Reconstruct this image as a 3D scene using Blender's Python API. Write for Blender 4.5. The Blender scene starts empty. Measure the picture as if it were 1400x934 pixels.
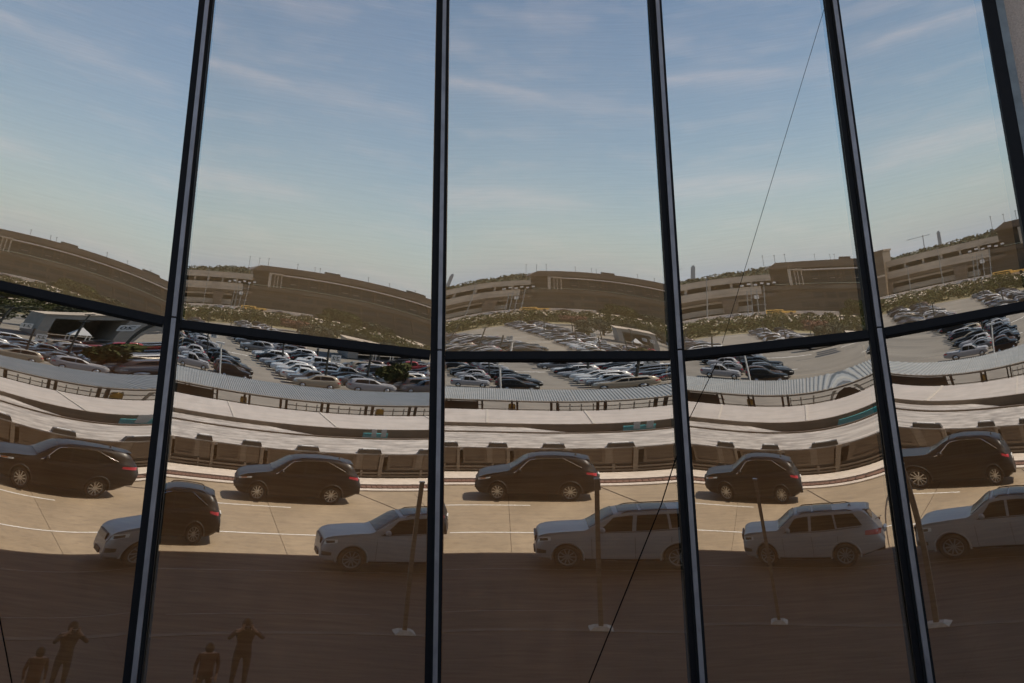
import bpy, bmesh, math, random
from math import sin, cos, radians, pi, sqrt, atan2, tan
from mathutils import Vector, Matrix
random.seed(7)
sc = bpy.context.scene

# ------------------------------------------------------------------ camera
F_PX = 1130.69                      # focal length in pixels of a 1400 px wide frame
cam_d = bpy.data.cameras.new('camera'); cam = bpy.data.objects.new('camera', cam_d)
sc.collection.objects.link(cam); sc.camera = cam
cam_d.sensor_width = 36.0; cam_d.lens = 36.0*F_PX/1400.0
cam.location = (0, 0, 1.7708); cam.rotation_euler = (radians(90)+0.6929, 0, 0)
cam_d.clip_start = 0.1; cam_d.clip_end = 12000

# ------------------------------------------------------------------ light
ORD = ['first', 'second', 'third', 'fourth', 'fifth', 'sixth', 'seventh', 'eighth', 'ninth', 'tenth', 'eleventh', 'twelfth']
SUN_EL = radians(52); SUN_AZ = radians(97)        # azimuth from +Y towards +X
w = bpy.data.worlds.new('World'); sc.world = w; w.use_nodes = True
nt = w.node_tree; nt.nodes.clear()
def N(t, tree, **kw):
    n = tree.nodes.new(t)
    for k, v in kw.items():
        if k in n.inputs: n.inputs[k].default_value = v
        else: setattr(n, k, v)
    return n
wo = N('ShaderNodeOutputWorld', nt); bg = N('ShaderNodeBackground', nt)
sky = N('ShaderNodeTexSky', nt); sky.sky_type = 'NISHITA'; sky.sun_disc = False
sky.sun_elevation = SUN_EL; sky.sun_rotation = SUN_AZ; sky.altitude = 50
sky.air_density = 1.0; sky.dust_density = 0.7; sky.ozone_density = 1.6
bg.inputs['Strength'].default_value = 0.102
L = nt.links.new
tc = N('ShaderNodeTexCoord', nt); sx = N('ShaderNodeSeparateXYZ', nt); L(tc.outputs['Generated'], sx.inputs[0])
def M(tree, op, a, b=None, c=None, clamp=False):
    n = tree.nodes.new('ShaderNodeMath'); n.operation = op; n.use_clamp = clamp
    for i, v in enumerate((a, b, c)):
        if v is None: continue
        if isinstance(v, (int, float)): n.inputs[i].default_value = v
        else: tree.links.new(v, n.inputs[i])
    return n.outputs[0]
ny = M(nt, 'MULTIPLY', sx.outputs['Y'], -1.0)
az = M(nt, 'ARCTAN2', sx.outputs['X'], ny)            # 0 = towards -Y
el = M(nt, 'ARCSINE', sx.outputs['Z'])
cmb = N('ShaderNodeCombineXYZ', nt)
L(M(nt, 'MULTIPLY', az, 6.0), cmb.inputs[0]); L(M(nt, 'MULTIPLY', el, 26.0), cmb.inputs[1])
nz = N('ShaderNodeTexNoise', nt, Scale=1.0, Detail=5.0, Roughness=0.6); L(cmb.outputs[0], nz.inputs['Vector'])
cmb2 = N('ShaderNodeCombineXYZ', nt)
L(M(nt, 'MULTIPLY', az, 16.0), cmb2.inputs[0]); L(M(nt, 'MULTIPLY', el, 90.0), cmb2.inputs[1])
nz2 = N('ShaderNodeTexNoise', nt, Scale=1.0, Detail=6.0, Roughness=0.65); L(cmb2.outputs[0], nz2.inputs['Vector'])
def streak(e0, slope, width, a0, aw):
    c = M(nt, 'MULTIPLY_ADD', az, -slope, radians(e0))
    d_ = M(nt, 'SUBTRACT', el, c)
    d_ = M(nt, 'ADD', d_, M(nt, 'MULTIPLY_ADD', nz.outputs['Fac'], 0.035, -0.0175))
    q = M(nt, 'DIVIDE', d_, radians(width)); q = M(nt, 'MULTIPLY', q, q)
    g = M(nt, 'POWER', 2.718, M(nt, 'MULTIPLY', q, -1.0))
    u = M(nt, 'DIVIDE', M(nt, 'SUBTRACT', az, radians(a0)), radians(aw)); u = M(nt, 'MULTIPLY', u, u)
    g2 = M(nt, 'POWER', 2.718, M(nt, 'MULTIPLY', u, -1.0))
    tex = M(nt, 'MULTIPLY_ADD', nz2.outputs['Fac'], 1.6, -0.25, clamp=True)
    return M(nt, 'MULTIPLY', M(nt, 'MULTIPLY', g, g2), tex)
s1 = streak(12.5, 0.06, 0.55, -1.5, 5.5)
s2 = streak(6.4, 0.05, 0.75, -2.0, 5.0)
wisp = M(nt, 'MULTIPLY_ADD', nz.outputs['Fac'], 1.1, -0.55, clamp=True)
cl = M(nt, 'ADD', M(nt, 'MULTIPLY', M(nt, 'ADD', s1, s2), 0.58), wisp, clamp=True)
mix = N('ShaderNodeMix', nt); mix.data_type = 'RGBA'
L(M(nt, 'MULTIPLY', cl, 0.72), mix.inputs[0]); 
hsv = N('ShaderNodeHueSaturation', nt, Saturation=1.15, Value=1.0); L(sky.outputs[0], hsv.inputs['Color'])
hz = M(nt, 'POWER', 2.718, M(nt, 'MULTIPLY', M(nt, 'MAXIMUM', el, 0.0), -1/radians(4.6)))
hmix = N('ShaderNodeMix', nt); hmix.data_type = 'RGBA'; L(M(nt, 'MULTIPLY', hz, .85), hmix.inputs[0]); L(hsv.outputs[0], hmix.inputs[6]); hmix.inputs[7].default_value = (2.95, 3.85, 5.4, 1)
L(hmix.outputs[2], mix.inputs[6])
mix.inputs[7].default_value = (7.2, 6.6, 7.0, 1)
L(mix.outputs[2], bg.inputs['Color']); L(bg.outputs[0], wo.inputs['Surface'])
sun_d = bpy.data.lights.new('sun', 'SUN'); sun_d.energy = 3.7; sun_d.angle = radians(0.5); sun_d.color = (1, .94, .85)
sun = bpy.data.objects.new('sun', sun_d); sc.collection.objects.link(sun)
sdir = Vector((sin(SUN_AZ)*cos(SUN_EL), cos(SUN_AZ)*cos(SUN_EL), sin(SUN_EL)))
sun.rotation_euler = sdir.to_track_quat('Z', 'Y').to_euler()
sc.view_settings.view_transform = 'Standard'; sc.view_settings.look = 'None'
sc.view_settings.exposure = 0.60; sc.view_settings.gamma = 1.0
sc.render.engine = 'CYCLES'
sc.cycles.max_bounces = 8; sc.cycles.glossy_bounces = 4; sc.cycles.transparent_max_bounces = 12

# ------------------------------------------------------------------ materials
def mat(name, col, rough=.7, metal=0., var=.12, scale=3., bump=0., bscale=30., spec=None, col2=None, stretch=None, coat=0.):
    m = bpy.data.materials.new(name); m.use_nodes = True; t = m.node_tree
    b = t.nodes['Principled BSDF']; b.inputs['Roughness'].default_value = rough; b.inputs['Metallic'].default_value = metal
    if spec is not None: b.inputs['Specular IOR Level'].default_value = spec
    if coat: b.inputs['Coat Weight'].default_value = coat; b.inputs['Coat Roughness'].default_value = .03
    co = N('ShaderNodeTexCoord', t); src = co.outputs['Object']
    if stretch:
        mp = N('ShaderNodeMapping', t); mp.inputs['Scale'].default_value = stretch; t.links.new(src, mp.inputs[0]); src = mp.outputs[0]
    n = N('ShaderNodeTexNoise', t, Scale=scale, Detail=6., Roughness=.6); t.links.new(src, n.inputs['Vector'])
    r = N('ShaderNodeValToRGB', t)
    c2 = col2 or tuple(min(1, c*(1+2*var)) for c in col); c1 = tuple(c*(1-var*1.6) for c in col) if not col2 else col
    r.color_ramp.elements[0].position = .32; r.color_ramp.elements[1].position = .68
    r.color_ramp.elements[0].color = (*c1, 1); r.color_ramp.elements[1].color = (*c2, 1)
    t.links.new(n.outputs['Fac'], r.inputs[0]); t.links.new(r.outputs[0], b.inputs['Base Color'])
    if bump:
        n2 = N('ShaderNodeTexNoise', t, Scale=bscale, Detail=5., Roughness=.6); t.links.new(src, n2.inputs['Vector'])
        bp = N('ShaderNodeBump', t, Strength=bump, Distance=.02); t.links.new(n2.outputs['Fac'], bp.inputs['Height']); t.links.new(bp.outputs[0], b.inputs['Normal'])
    return m
MT = {}
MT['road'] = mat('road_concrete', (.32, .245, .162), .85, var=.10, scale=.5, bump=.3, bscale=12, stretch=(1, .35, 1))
def add_wear(m, amount, sx_, sy_, scale, dark):
    t = m.node_tree; b = t.nodes['Principled BSDF']; lk = b.inputs['Base Color'].links[0]; src = lk.from_socket
    co = N('ShaderNodeTexCoord', t); mp = N('ShaderNodeMapping', t); mp.inputs['Scale'].default_value = (sx_, sy_, 1); t.links.new(co.outputs['Object'], mp.inputs[0])
    n = N('ShaderNodeTexNoise', t, Scale=scale, Detail=7., Roughness=.68); t.links.new(mp.outputs[0], n.inputs['Vector'])
    r = N('ShaderNodeValToRGB', t); r.color_ramp.elements[0].position = .50; r.color_ramp.elements[1].position = .72
    r.color_ramp.elements[0].color = (0, 0, 0, 1); r.color_ramp.elements[1].color = (amount, amount, amount, 1)
    t.links.new(n.outputs['Fac'], r.inputs[0]); mx = N('ShaderNodeMix', t); mx.data_type = 'RGBA'
    t.links.new(r.outputs[0], mx.inputs[0]); t.links.new(src, mx.inputs[6]); mx.inputs[7].default_value = (*dark, 1)
    t.links.new(mx.outputs[2], b.inputs['Base Color'])
add_wear(MT['road'], .45, .13, 1.3, 1.0, (.19, .145, .10)); add_wear(MT['road'], .5, 1, 1, 2.2, (.14, .105, .075))
MT['lane_shade'] = mat('shaded_lane_tone', (.085, .052, .03), .9, var=.16, scale=.9, bump=.3, bscale=14, stretch=(.4, 2, 1))  # shade over the near lanes painted into this dark colour
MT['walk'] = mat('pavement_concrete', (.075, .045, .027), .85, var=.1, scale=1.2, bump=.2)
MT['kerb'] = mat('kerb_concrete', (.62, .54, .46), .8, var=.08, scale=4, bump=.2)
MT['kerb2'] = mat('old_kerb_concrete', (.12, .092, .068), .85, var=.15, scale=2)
MT['drain'] = mat('brick_drain', (.16, .085, .06), .85, var=.3, scale=9)
MT['shade_paint'] = mat('shaded_road_paint', (.14, .105, .08), .8, scale=5, col2=(.30, .25, .2))  # lane paint toned down for the shaded lanes, shade in the colour
MT['paint'] = mat('road_paint', (.80, .77, .72), .6, var=.06, scale=6)
MT['seal'] = mat('joint_tar', (.05, .04, .035), .85, spec=.08)
MT['lot'] = mat('lot_asphalt', (.20, .18, .15), .85, var=.12, scale=.25, bump=.2, bscale=6)
MT['earth'] = mat('dry_grass_earth', (.20, .17, .09), .95, var=.25, scale=.06)
MT['roofA'] = mat('weathered_membrane', (.22, .20, .185), .8, scale=1.6, col2=(.58, .53, .48), bump=.3, stretch=(.6, 1.6, 1))
MT['roofB'] = mat('pale_roof_sheet', (.46, .41, .365), .6, var=.06, scale=.9, stretch=(1.5, .5, 1))
MT['roofC'] = mat('corrugated_steel', (.36, .36, .34), .45, metal=.35, var=.06, scale=.8)
MT['fascia'] = mat('brown_metal', (.115, .085, .058), .6, var=.12, scale=2)
MT['fascia2'] = mat('light_brown_metal', (.20, .16, .12), .6, var=.1, scale=2)
MT['dark'] = mat('dark_bronze', (.03, .03, .025), .55)
MT['white'] = mat('white_metal', (.72, .70, .66), .4, var=.04)
MT['grey'] = mat('grey_metal', (.25, .26, .26), .4, metal=.3)
MT['far'] = mat('hazy_steel', (.30, .33, .37), .8)  # distance haze mixed into the steel colour
MT['portal'] = mat('warm_grey_panel', (.30, .275, .24), .8, var=.1, scale=.4)
MT['teal'] = mat('teal_panel', (.08, .48, .50), .5)
MT['yellow'] = mat('yellow_paint', (.72, .42, .09), .55)
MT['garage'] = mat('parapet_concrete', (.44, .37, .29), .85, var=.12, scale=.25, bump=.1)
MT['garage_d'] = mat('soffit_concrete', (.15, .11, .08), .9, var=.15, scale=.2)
MT['term'] = mat('terminal_cladding', (.11, .082, .056), .6, var=.2, scale=.12)
MT['term2'] = mat('terminal_fascia', (.13, .09, .06), .6, var=.1, scale=.2)
MT['termglass'] = mat('terminal_glazing', (.035, .032, .028), .3, var=.4, scale=.12)
MT['leaf'] = mat('foliage', (.045, .052, .018), .95, scale=.3, col2=(.085, .085, .032), spec=.1)
MT['leaf2'] = mat('autumn_foliage', (.12, .05, .03), .8, scale=1.5, col2=(.22, .10, .06))
MT['leafd'] = mat('dark_foliage', (.03, .038, .018), .8, scale=.4, col2=(.07, .075, .035))
MT['bark'] = mat('bark', (.09, .065, .045), .9)
MT['tyre'] = mat('rubber', (.018, .017, .016), .85)
MT['rim'] = mat('alloy', (.55, .53, .50), .28, metal=.85, var=.03)
MT['carglass'] = mat('tinted_glass', (.012, .012, .011), .22, var=.02, spec=.10)
MT['black'] = mat('black_paint', (.008, .0075, .008), .38, var=.02, coat=.06, spec=.25)
MT['silver'] = mat('silver_paint', (.31, .305, .315), .4, metal=.1, var=.02, coat=.12, spec=.35)
MT['plastic'] = mat('black_plastic', (.022, .021, .02), .6)
MT['chrome'] = mat('chrome', (.75, .74, .72), .12, metal=1., var=.01)
MT['lamp'] = mat('lamp_lens', (.62, .62, .60), .12, var=.05, spec=.7)
MT['red'] = mat('red_lens', (.42, .02, .03), .2, var=.05)
MT['amber'] = mat('amber_lens', (.5, .14, .03), .25)
MT['post'] = mat('rusty_steel', (.12, .08, .055), .75, scale=8, col2=(.22, .16, .11), bump=.3)
MT['plate'] = mat('concrete_pad', (.46, .42, .37), .85, var=.1, scale=10)
MT['skin'] = mat('skin', (.38, .22, .15), .6); MT['hair'] = mat('hair', (.03, .02, .015), .7)
MT['cloth1'] = mat('dark_jacket', (.025, .024, .028), .9); MT['cloth2'] = mat('grey_shirt', (.16, .14, .15), .9); MT['cloth3'] = mat('maroon_shirt', (.06, .025, .025), .9)
MT['frame'] = mat('black_anodised', (.0075, .006, .008), .55, var=.15, scale=6, spec=.25)
MT['cap'] = mat('clear_anodised', (.35, .32, .33), .42, var=.12, scale=3, metal=.55, stretch=(1, 1, .25))
MT['gasket'] = mat('gasket', (.006, .006, .007), .8)
MT['beam'] = mat('dark_spandrel', (.004, .0035, .004), .95, spec=.05)
MT['stucco'] = mat('exposed_aggregate', (.62, .50, .44), .9, scale=40, col2=(.88, .75, .67), bump=1., bscale=60)
MT['bounce_face'] = mat('bounce_white', (.72, .66, .58), .8, var=.04)  # white underside of the added roof, bounces light onto the facade
MT['plinth'] = mat('concrete_wall_mat', (.33, .29, .26), .85, var=.1, scale=1.2, bump=.2)

add_wear(MT['roofB'], .55, .5, 1.4, .9, (.30, .26, .22)); add_wear(MT['roofA'], .6, 1.2, 2.2, 2.0, (.13, .12, .11)); add_wear(MT['roofC'], .5, .5, .3, .6, (.22, .21, .19)); add_wear(MT['kerb'], .4, .5, 3, 2., (.33, .28, .23))
add_wear(MT['lot'], .5, .3, .2, .5, (.13, .115, .095)); add_wear(MT['lane_shade'], .5, .12, 1.5, 1.2, (.13, .09, .06)); add_wear(MT['garage'], .5, .05, .6, 1.2, (.19, .15, .11)); add_wear(MT['cap'], .4, 3, 3, 2.5, (.16, .15, .17))
# tinted mirror glazing: coated reflection + a little light passing through to the interior
def glass_material():
    m = bpy.data.materials.new('mirror_glazing'); m.use_nodes = True; t = m.node_tree; t.nodes.clear()
    out = N('ShaderNodeOutputMaterial', t)
    gl = N('ShaderNodeBsdfGlossy', t, Roughness=0.0); oi = N('ShaderNodeObjectInfo', t); tm = N('ShaderNodeMix', t); tm.data_type = 'RGBA'
    tm.inputs[6].default_value = (.585, .545, .485, 1); tm.inputs[7].default_value = (.62, .585, .53, 1)
    t.links.new(oi.outputs['Random'], tm.inputs[0]); t.links.new(tm.outputs[2], gl.inputs['Color'])
    tr = N('ShaderNodeBsdfTransparent', t); tr.inputs['Color'].default_value = (.54, .455, .36, 1)
    ad = N('ShaderNodeAddShader', t)
    co = N('ShaderNodeTexCoord', t)
    # dust film with soft vertical run marks
    mp = N('ShaderNodeMapping', t); mp.inputs['Scale'].default_value = (1.8, 1.8, .18); t.links.new(co.outputs['Object'], mp.inputs[0])
    n = N('ShaderNodeTexNoise', t, Scale=1.6, Detail=5., Roughness=.6); t.links.new(mp.outputs[0], n.inputs['Vector'])
    di = N('ShaderNodeBsdfDiffuse', t)
    r = N('ShaderNodeValToRGB', t); r.color_ramp.elements[0].color = (.006, .004, .002, 1); r.color_ramp.elements[1].color = (.036, .025, .014, 1)
    r.color_ramp.elements[0].position = .35; r.color_ramp.elements[1].position = .7
    t.links.new(n.outputs['Fac'], r.inputs[0]); t.links.new(r.outputs[0], di.inputs['Color'])
    # faint roller-wave relief of tempered glass
    mp2 = N('ShaderNodeMapping', t); mp2.inputs['Scale'].default_value = (14, 14, 60); t.links.new(co.outputs['Object'], mp2.inputs[0])
    n2 = N('ShaderNodeTexNoise', t, Scale=1.0, Detail=3.); t.links.new(mp2.outputs[0], n2.inputs['Vector'])
    bp = N('ShaderNodeBump', t, Strength=.05, Distance=.00002); t.links.new(n2.outputs['Fac'], bp.inputs['Height']); t.links.new(bp.outputs[0], gl.inputs['Normal'])
    t.links.new(gl.outputs[0], ad.inputs[0]); t.links.new(tr.outputs[0], ad.inputs[1])
    a2 = N('ShaderNodeAddShader', t); t.links.new(ad.outputs[0], a2.inputs[0]); t.links.new(di.outputs[0], a2.inputs[1])
    t.links.new(a2.outputs[0], out.inputs['Surface']); return m
MT['glass'] = glass_material()
MT['shade'] = mat('woven_shade', (.84, .72, .53), .95, scale=1.0, col2=(.95, .85, .69), stretch=(1.2, 1.2, 26))
MT['shade2'] = mat('red_brown_shade', (.46, .265, .135), .95, scale=1.0, col2=(.62, .38, .20), stretch=(1.2, 1.2, 30))

# ------------------------------------------------------------------ mesh helpers
COL = sc.collection
class MB:
    def __init__(s): s.v = []; s.f = []
    def quad(s, a, b, c, d): i = len(s.v); s.v += [tuple(a), tuple(b), tuple(c), tuple(d)]; s.f.append((i, i+1, i+2, i+3))
    def box(s, x0, x1, y0, y1, z0, z1):
        i = len(s.v); s.v += [(x, y, z) for z in (z0, z1) for y in (y0, y1) for x in (x0, x1)]
        s.f += [tuple(i+k for k in q) for q in ((0, 2, 3, 1), (4, 5, 7, 6), (0, 1, 5, 4), (2, 6, 7, 3), (0, 4, 6, 2), (1, 3, 7, 5))]
        return s
    def obox(s, o, ax, ay, az, x0, x1, y0, y1, z0, z1):      # oriented box
        i = len(s.v); s.v += [tuple(o+ax*x+ay*y+az*z) for z in (z0, z1) for y in (y0, y1) for x in (x0, x1)]
        s.f += [tuple(i+k for k in q) for q in ((0, 2, 3, 1), (4, 5, 7, 6), (0, 1, 5, 4), (2, 6, 7, 3), (0, 4, 6, 2), (1, 3, 7, 5))]
        return s
    def tube(s, a, b, r, n=8, r2=None):
        a = Vector(a); b = Vector(b); d = (b-a).normalized(); r2 = r if r2 is None else r2
        u = d.cross(Vector((0, 0, 1)));  u = u.normalized() if u.length > 1e-3 else Vector((1, 0, 0)); v = d.cross(u)
        i = len(s.v)
        for k in range(n): t = 2*pi*k/n; s.v.append(tuple(a+(u*cos(t)+v*sin(t))*r))
        for k in range(n): t = 2*pi*k/n; s.v.append(tuple(b+(u*cos(t)+v*sin(t))*r2))
        for k in range(n): s.f.append((i+k, i+(k+1) % n, i+n+(k+1) % n, i+n+k))
        s.f.append(tuple(i+k for k in range(n))[::-1]); s.f.append(tuple(i+n+k for k in range(n)))
        return s
    def lathe(s, prof, o=(0, 0, 0), n=24, axis='y'):          # prof: (radius, offset along axis)
        i = len(s.v)
        for r, h in prof:
            for k in range(n):
                t = 2*pi*k/n
                p = (r*cos(t), h, r*sin(t)) if axis == 'y' else (r*cos(t), r*sin(t), h)
                s.v.append((p[0]+o[0], p[1]+o[1], p[2]+o[2]))
        for j in range(len(prof)-1):
            for k in range(n): s.f.append((i+j*n+k, i+j*n+(k+1) % n, i+(j+1)*n+(k+1) % n, i+(j+1)*n+k))
        return s
    def grid(s, P):                                           # P[i][j] points
        i0 = len(s.v); a = len(P); b = len(P[0])
        for row in P: s.v += [tuple(p) for p in row]
        for i in range(a-1):
            for j in range(b-1): s.f.append((i0+i*b+j, i0+i*b+j+1, i0+(i+1)*b+j+1, i0+(i+1)*b+j))
        return s
    def mesh(s, name, m, smooth=False):
        me = bpy.data.meshes.new(name); me.from_pydata(s.v, [], s.f); me.update()
        b = bmesh.new(); b.from_mesh(me); bmesh.ops.recalc_face_normals(b, faces=b.faces); b.to_mesh(me); b.free()
        if m: me.materials.append(MT[m] if isinstance(m, str) else m)
        if smooth: me.polygons.foreach_set('use_smooth', [True]*len(me.polygons))
        return me
    def build(s, name, m, parent=None, smooth=False, loc=None):
        return link(name, s.mesh(name, m, smooth), parent, loc)
def link(name, me, parent=None, loc=None, rz=0):
    o = bpy.data.objects.new(name, me); COL.objects.link(o)
    if parent: o.parent = parent
    if loc: o.location = loc
    if rz: o.rotation_euler.z = rz
    return o
def tag(o, label=None, cat=None, group=None, kind=None):
    if label: o['label'] = label
    if cat: o['category'] = cat
    if group: o['group'] = group
    if kind: o['kind'] = kind
    return o
def thing(name, loc=(0, 0, 0), rz=0, **kw):
    o = bpy.data.objects.new(name, None); COL.objects.link(o); o.location = loc; o.rotation_euler.z = rz
    o.empty_display_size = .3; return tag(o, **kw)
def struct(o): o['kind'] = 'structure'; return o
def copy_tree(src, loc, rz=0, label=None, group=None, mats=None):
    c = src.copy(); COL.objects.link(c); c.location = loc; c.rotation_euler.z = rz
    if label: c['label'] = label
    if group: c['group'] = group
    for ch in list(src.children):
        d = ch.copy(); COL.objects.link(d); d.parent = c
        if mats and ch.name.split('.')[0] in mats: d.data = mats[ch.name.split('.')[0]]
        for g in list(ch.children):
            e = g.copy(); COL.objects.link(e); e.parent = d
    return c

# ------------------------------------------------------------------ facade
CAM = Vector((0, 0, 1.7708)); SU, SW = 1.5, 3.0
AL = [-.356824, -.194730, .002927, .178428, .314893]; TT = [.311875, .331525, .340650, .334761, .321937]
DD = [12.78966, 12.51515, 12.52469, 12.78539, 13.13253]
CEN = [(-2.02638, 1.60889), (-.87947, 1.81385), (.73490, 1.87927), (2.02516, 1.73820), (2.82641, 1.52467),
       (-3.51224, 6.76771), (-1.73621, 7.50971), (.86825, 7.83002), (3.00401, 7.46436), (4.31631, 6.83531)]
MON = [(1, 0), (0, 1), (2, 0), (1, 1), (0, 2), (3, 0), (2, 1), (1, 2), (0, 3), (4, 0), (3, 1), (2, 2), (1, 3), (0, 4), (0, 5), (1, 4), (2, 3)]
QQ = [[0.00547, -0.00351, -0.00937, -0.00389, -0.05644, -0.00464, -00.0193, -0.00025, -0.00222, -0.00286, -0.00412, -0.00399, -0.00223, 0.00484, 0.00104, -0.00548, 0.00905], [-0.00116, -0.00491, -0.01432, -0.00184, -0.05231, -0.00182, -0.00181, 0.00068, -0.00211, 0.00088, 0.00041, -0.00246, -0.00023, 0.00275, 0.00172, -7e-05, 0.00123], [-0.00606, -0.0063, -0.01641, 0.00184, -0.05543, -0.00154, 3e-05, -0.00106, -0.00353, 0.00017, -0.00112, -0.00183, 7e-05, 0.00715, 0.00631, 0.00099, 7e-05], [-0.00424, 0.00344, -0.00337, 0.00611, -0.04711, -0.00243, -0.00717, 0.00104, -0.01375, -0.00344, -0.00336, -0.0047, 0.00038, 0.00188, 0.00738, 0.00083, 0.00371], [-0.01525, -2e-05, -0.00983, 0.00272, -0.04826, 0.00716, -0.00111, 0.01085, -0.01289, 0.00261, 0.00105, -0.01134, 0.00512, 0.00086, 0.01057, -0.00328, -0.00523], [0.00346, -0.065, 0.00273, 0.00258, -0.00139, -9e-05, 0.00285, -0.00027, -0.00803, -5e-05, 7e-05, -0.00563, -0.0001, 0.00946, -0.00322, 0.00029, 0.00283], [-0.00122, -0.07098, 0.00169, -0.00116, -0.0042, -0.00135, 0.0017, 0.00061, -0.00338, 0.00016, 0.00107, -0.00226, 0.00035, 0.00328, -0.00083, -0.00052, 0.0005], [0.0009, -0.07012, 0.00244, 0.00748, -0.0036, 0.0009, 0.00226, 0.00223, -0.00555, 1e-05, -0.00126, -0.00473, 0.00087, 0.00464, -0.00126, -0.00074, 0.002], [0.0054, -0.06891, -0.00025, 0.00242, -0.00309, 0.00341, -0.00506, 0.0003, -0.00361, 0.00083, -0.00371, -0.00102, 0.00371, -0.00039, 0.00083, -0.00125, 0.00195], [-0.00026, -0.07209, -0.00093, -0.00336, -0.00241, 0.0004, -0.00013, -2e-05, -0.00585, 0.00018, -0.00054, -0.00172, 0.00385, 0.00511, -0.00144, -0.00227, 0.00132]]
ZT, ZB, ZTOP = 10.06, 3.9, 18.2
def frame(i):
    a, t = AL[i], TT[i]
    m = Vector((sin(a)*cos(t), cos(a)*cos(t), sin(t))); h = Vector((cos(a), -sin(a), 0)); ww = h.cross(m)
    if ww.z < 0: ww = -ww
    return m, h, ww, DD[i]
def mull_line(i):
    m1, _, _, d1 = frame(i); m2, _, _, d2 = frame(i+1)
    l = m1.cross(m2).normalized()
    if l.z < 0: l = -l
    A = Matrix((m1, m2, l)); x = A.inverted() @ Vector((d1, d2, 0))
    return x+CAM, l
def at_z(P, l, z): return P + l*((z-P.z)/l.z)
lines = []
# left boundary (outside the frame), four joints, right boundary beside the concrete
m0, h0, w0, d0 = frame(0)
P1, l1 = mull_line(0)
lines.append((P1 - h0*3.75, (l1 + h0*-.06).normalized()))
# keep the left boundary inside the plane of pane 0
pl, ll = lines[0]; ll = (ll - m0*ll.dot(m0)).normalized(); lines[0] = (pl, ll)
for i in range(4): lines.append(mull_line(i))
pa = Vector((8.10, 7.17, 15.33)); pb = Vector((7.95, 8.48, 11.73)); lines.append((pa, (pa-pb).normalized()))
fac = thing('glass_facade', (0, 11, 0), label='leaning mirrored glass curtain wall with black mullions reflecting cars and sky', cat='facade')
OFF = Vector((0, 11, 0))
def fbuild(mb, name, m, parent=None, smooth=False):           # geometry given in world space, stored relative to the facade
    mb.v = [(x, y-11, z) for x, y, z in mb.v]; return mb.build(name, m, parent or fac, smooth)
def pane_height(k, X):
    i = k % 5; m, h, ww, D = frame(i); cu, cw = CEN[k]; R = X-CAM
    U = (R.dot(h)-cu)/SU; W = (R.dot(ww)-cw)/SW
    U = max(-1.75, min(1.95, U)); W = max(-1.35, min(1.45, W))
    return (.09 if k < 5 else -.085)+SU*sum(c*U**a*W**b for c, (a, b) in zip(QQ[k], MON))
def make_pane(k, z0, z1, nu=36, nw=52):
    i = k % 5; m, h, ww, D = frame(i); (pA, lA), (pB, lB) = lines[i], lines[i+1]
    P = []
    for a in range(nw+1):
        z = z0+(z1-z0)*a/nw; row = []
        A = at_z(pA, lA, z); B = at_z(pB, lB, z)
        for b in range(nu+1):
            X = A.lerp(B, b/nu)
            X = X + m*((D-(X-CAM).dot(m)))          # onto the pane's plane
            row.append(X + m*pane_height(k, X))
        P.append(row)
    return fbuild(MB().grid(P), 'glass_pane', 'glass', None, True)
for i in range(5):
    make_pane(i, ZB, ZT); make_pane(i+5, ZT, ZTOP)
# one more flat bay each way round the corner, outside the frame
def frames_at(i):
    P, l = lines[i]
    ns = []
    if i > 0: ns.append(frame(i-1)[0])
    if i < 5: ns.append(frame(i)[0])
    n = sum(ns, Vector())/len(ns); n = (n-l*n.dot(l)).normalized(); s = l.cross(n)
    if s.x < 0: s = -s
    return P, l, n, s
def seg(i, name, mname, z0, z1, s0, s1, n0, n1, parent=None):
    P, l, n, s = frames_at(i); a = at_z(P, l, z0); b = at_z(P, l, z1)
    lean = lambda z: n*(-.31*max(0., z-ZT)/(ZTOP-ZT))           # the upper tier leans out a little more
    a = a+lean(z0); b = b+lean(z1); L_ = (b-a).length; l = (b-a).normalized(); n = (n-l*n.dot(l)).normalized(); s = s.normalized()
    return fbuild(MB().obox(a, s, n, l, s0, s1, n0, n1, 0, L_), name, mname, parent)
for i in range(5):
    for z0, z1, c0, c1 in ((ZB-.3, ZT-.001, ZB-.3, ZT+.045), (ZT+.001, ZTOP+.2, ZT+.075, ZTOP+.2)):
        mu = seg(i, 'mullion', 'frame', z0, z1, -.146, .084, -.05, .01)
        seg(i, 'mullion_reveal', 'beam', z0, z1, -.144, .082, .011, .42, mu)
        seg(i, 'mullion_rib', 'gasket', z0, z1, -.062, .062, -.085, -.052, mu)
        seg(i, 'mullion_cap', 'cap', max(c0, z0), c1, -.033, .033, -.13, -.086, mu)
for z0, z1 in ((ZB-.3, ZT-.001), (ZT+.001, ZTOP+.2)):
    mu = seg(5, 'mullion', 'frame', z0, z1, -.10, .085, -.05, .01)
    seg(5, 'mullion_reveal', 'beam', z0, z1, -.098, .083, .011, .42, mu)
    seg(5, 'mullion_return', 'grey', z0, z1, .0855, .20, -.06, .42, mu)
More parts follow.
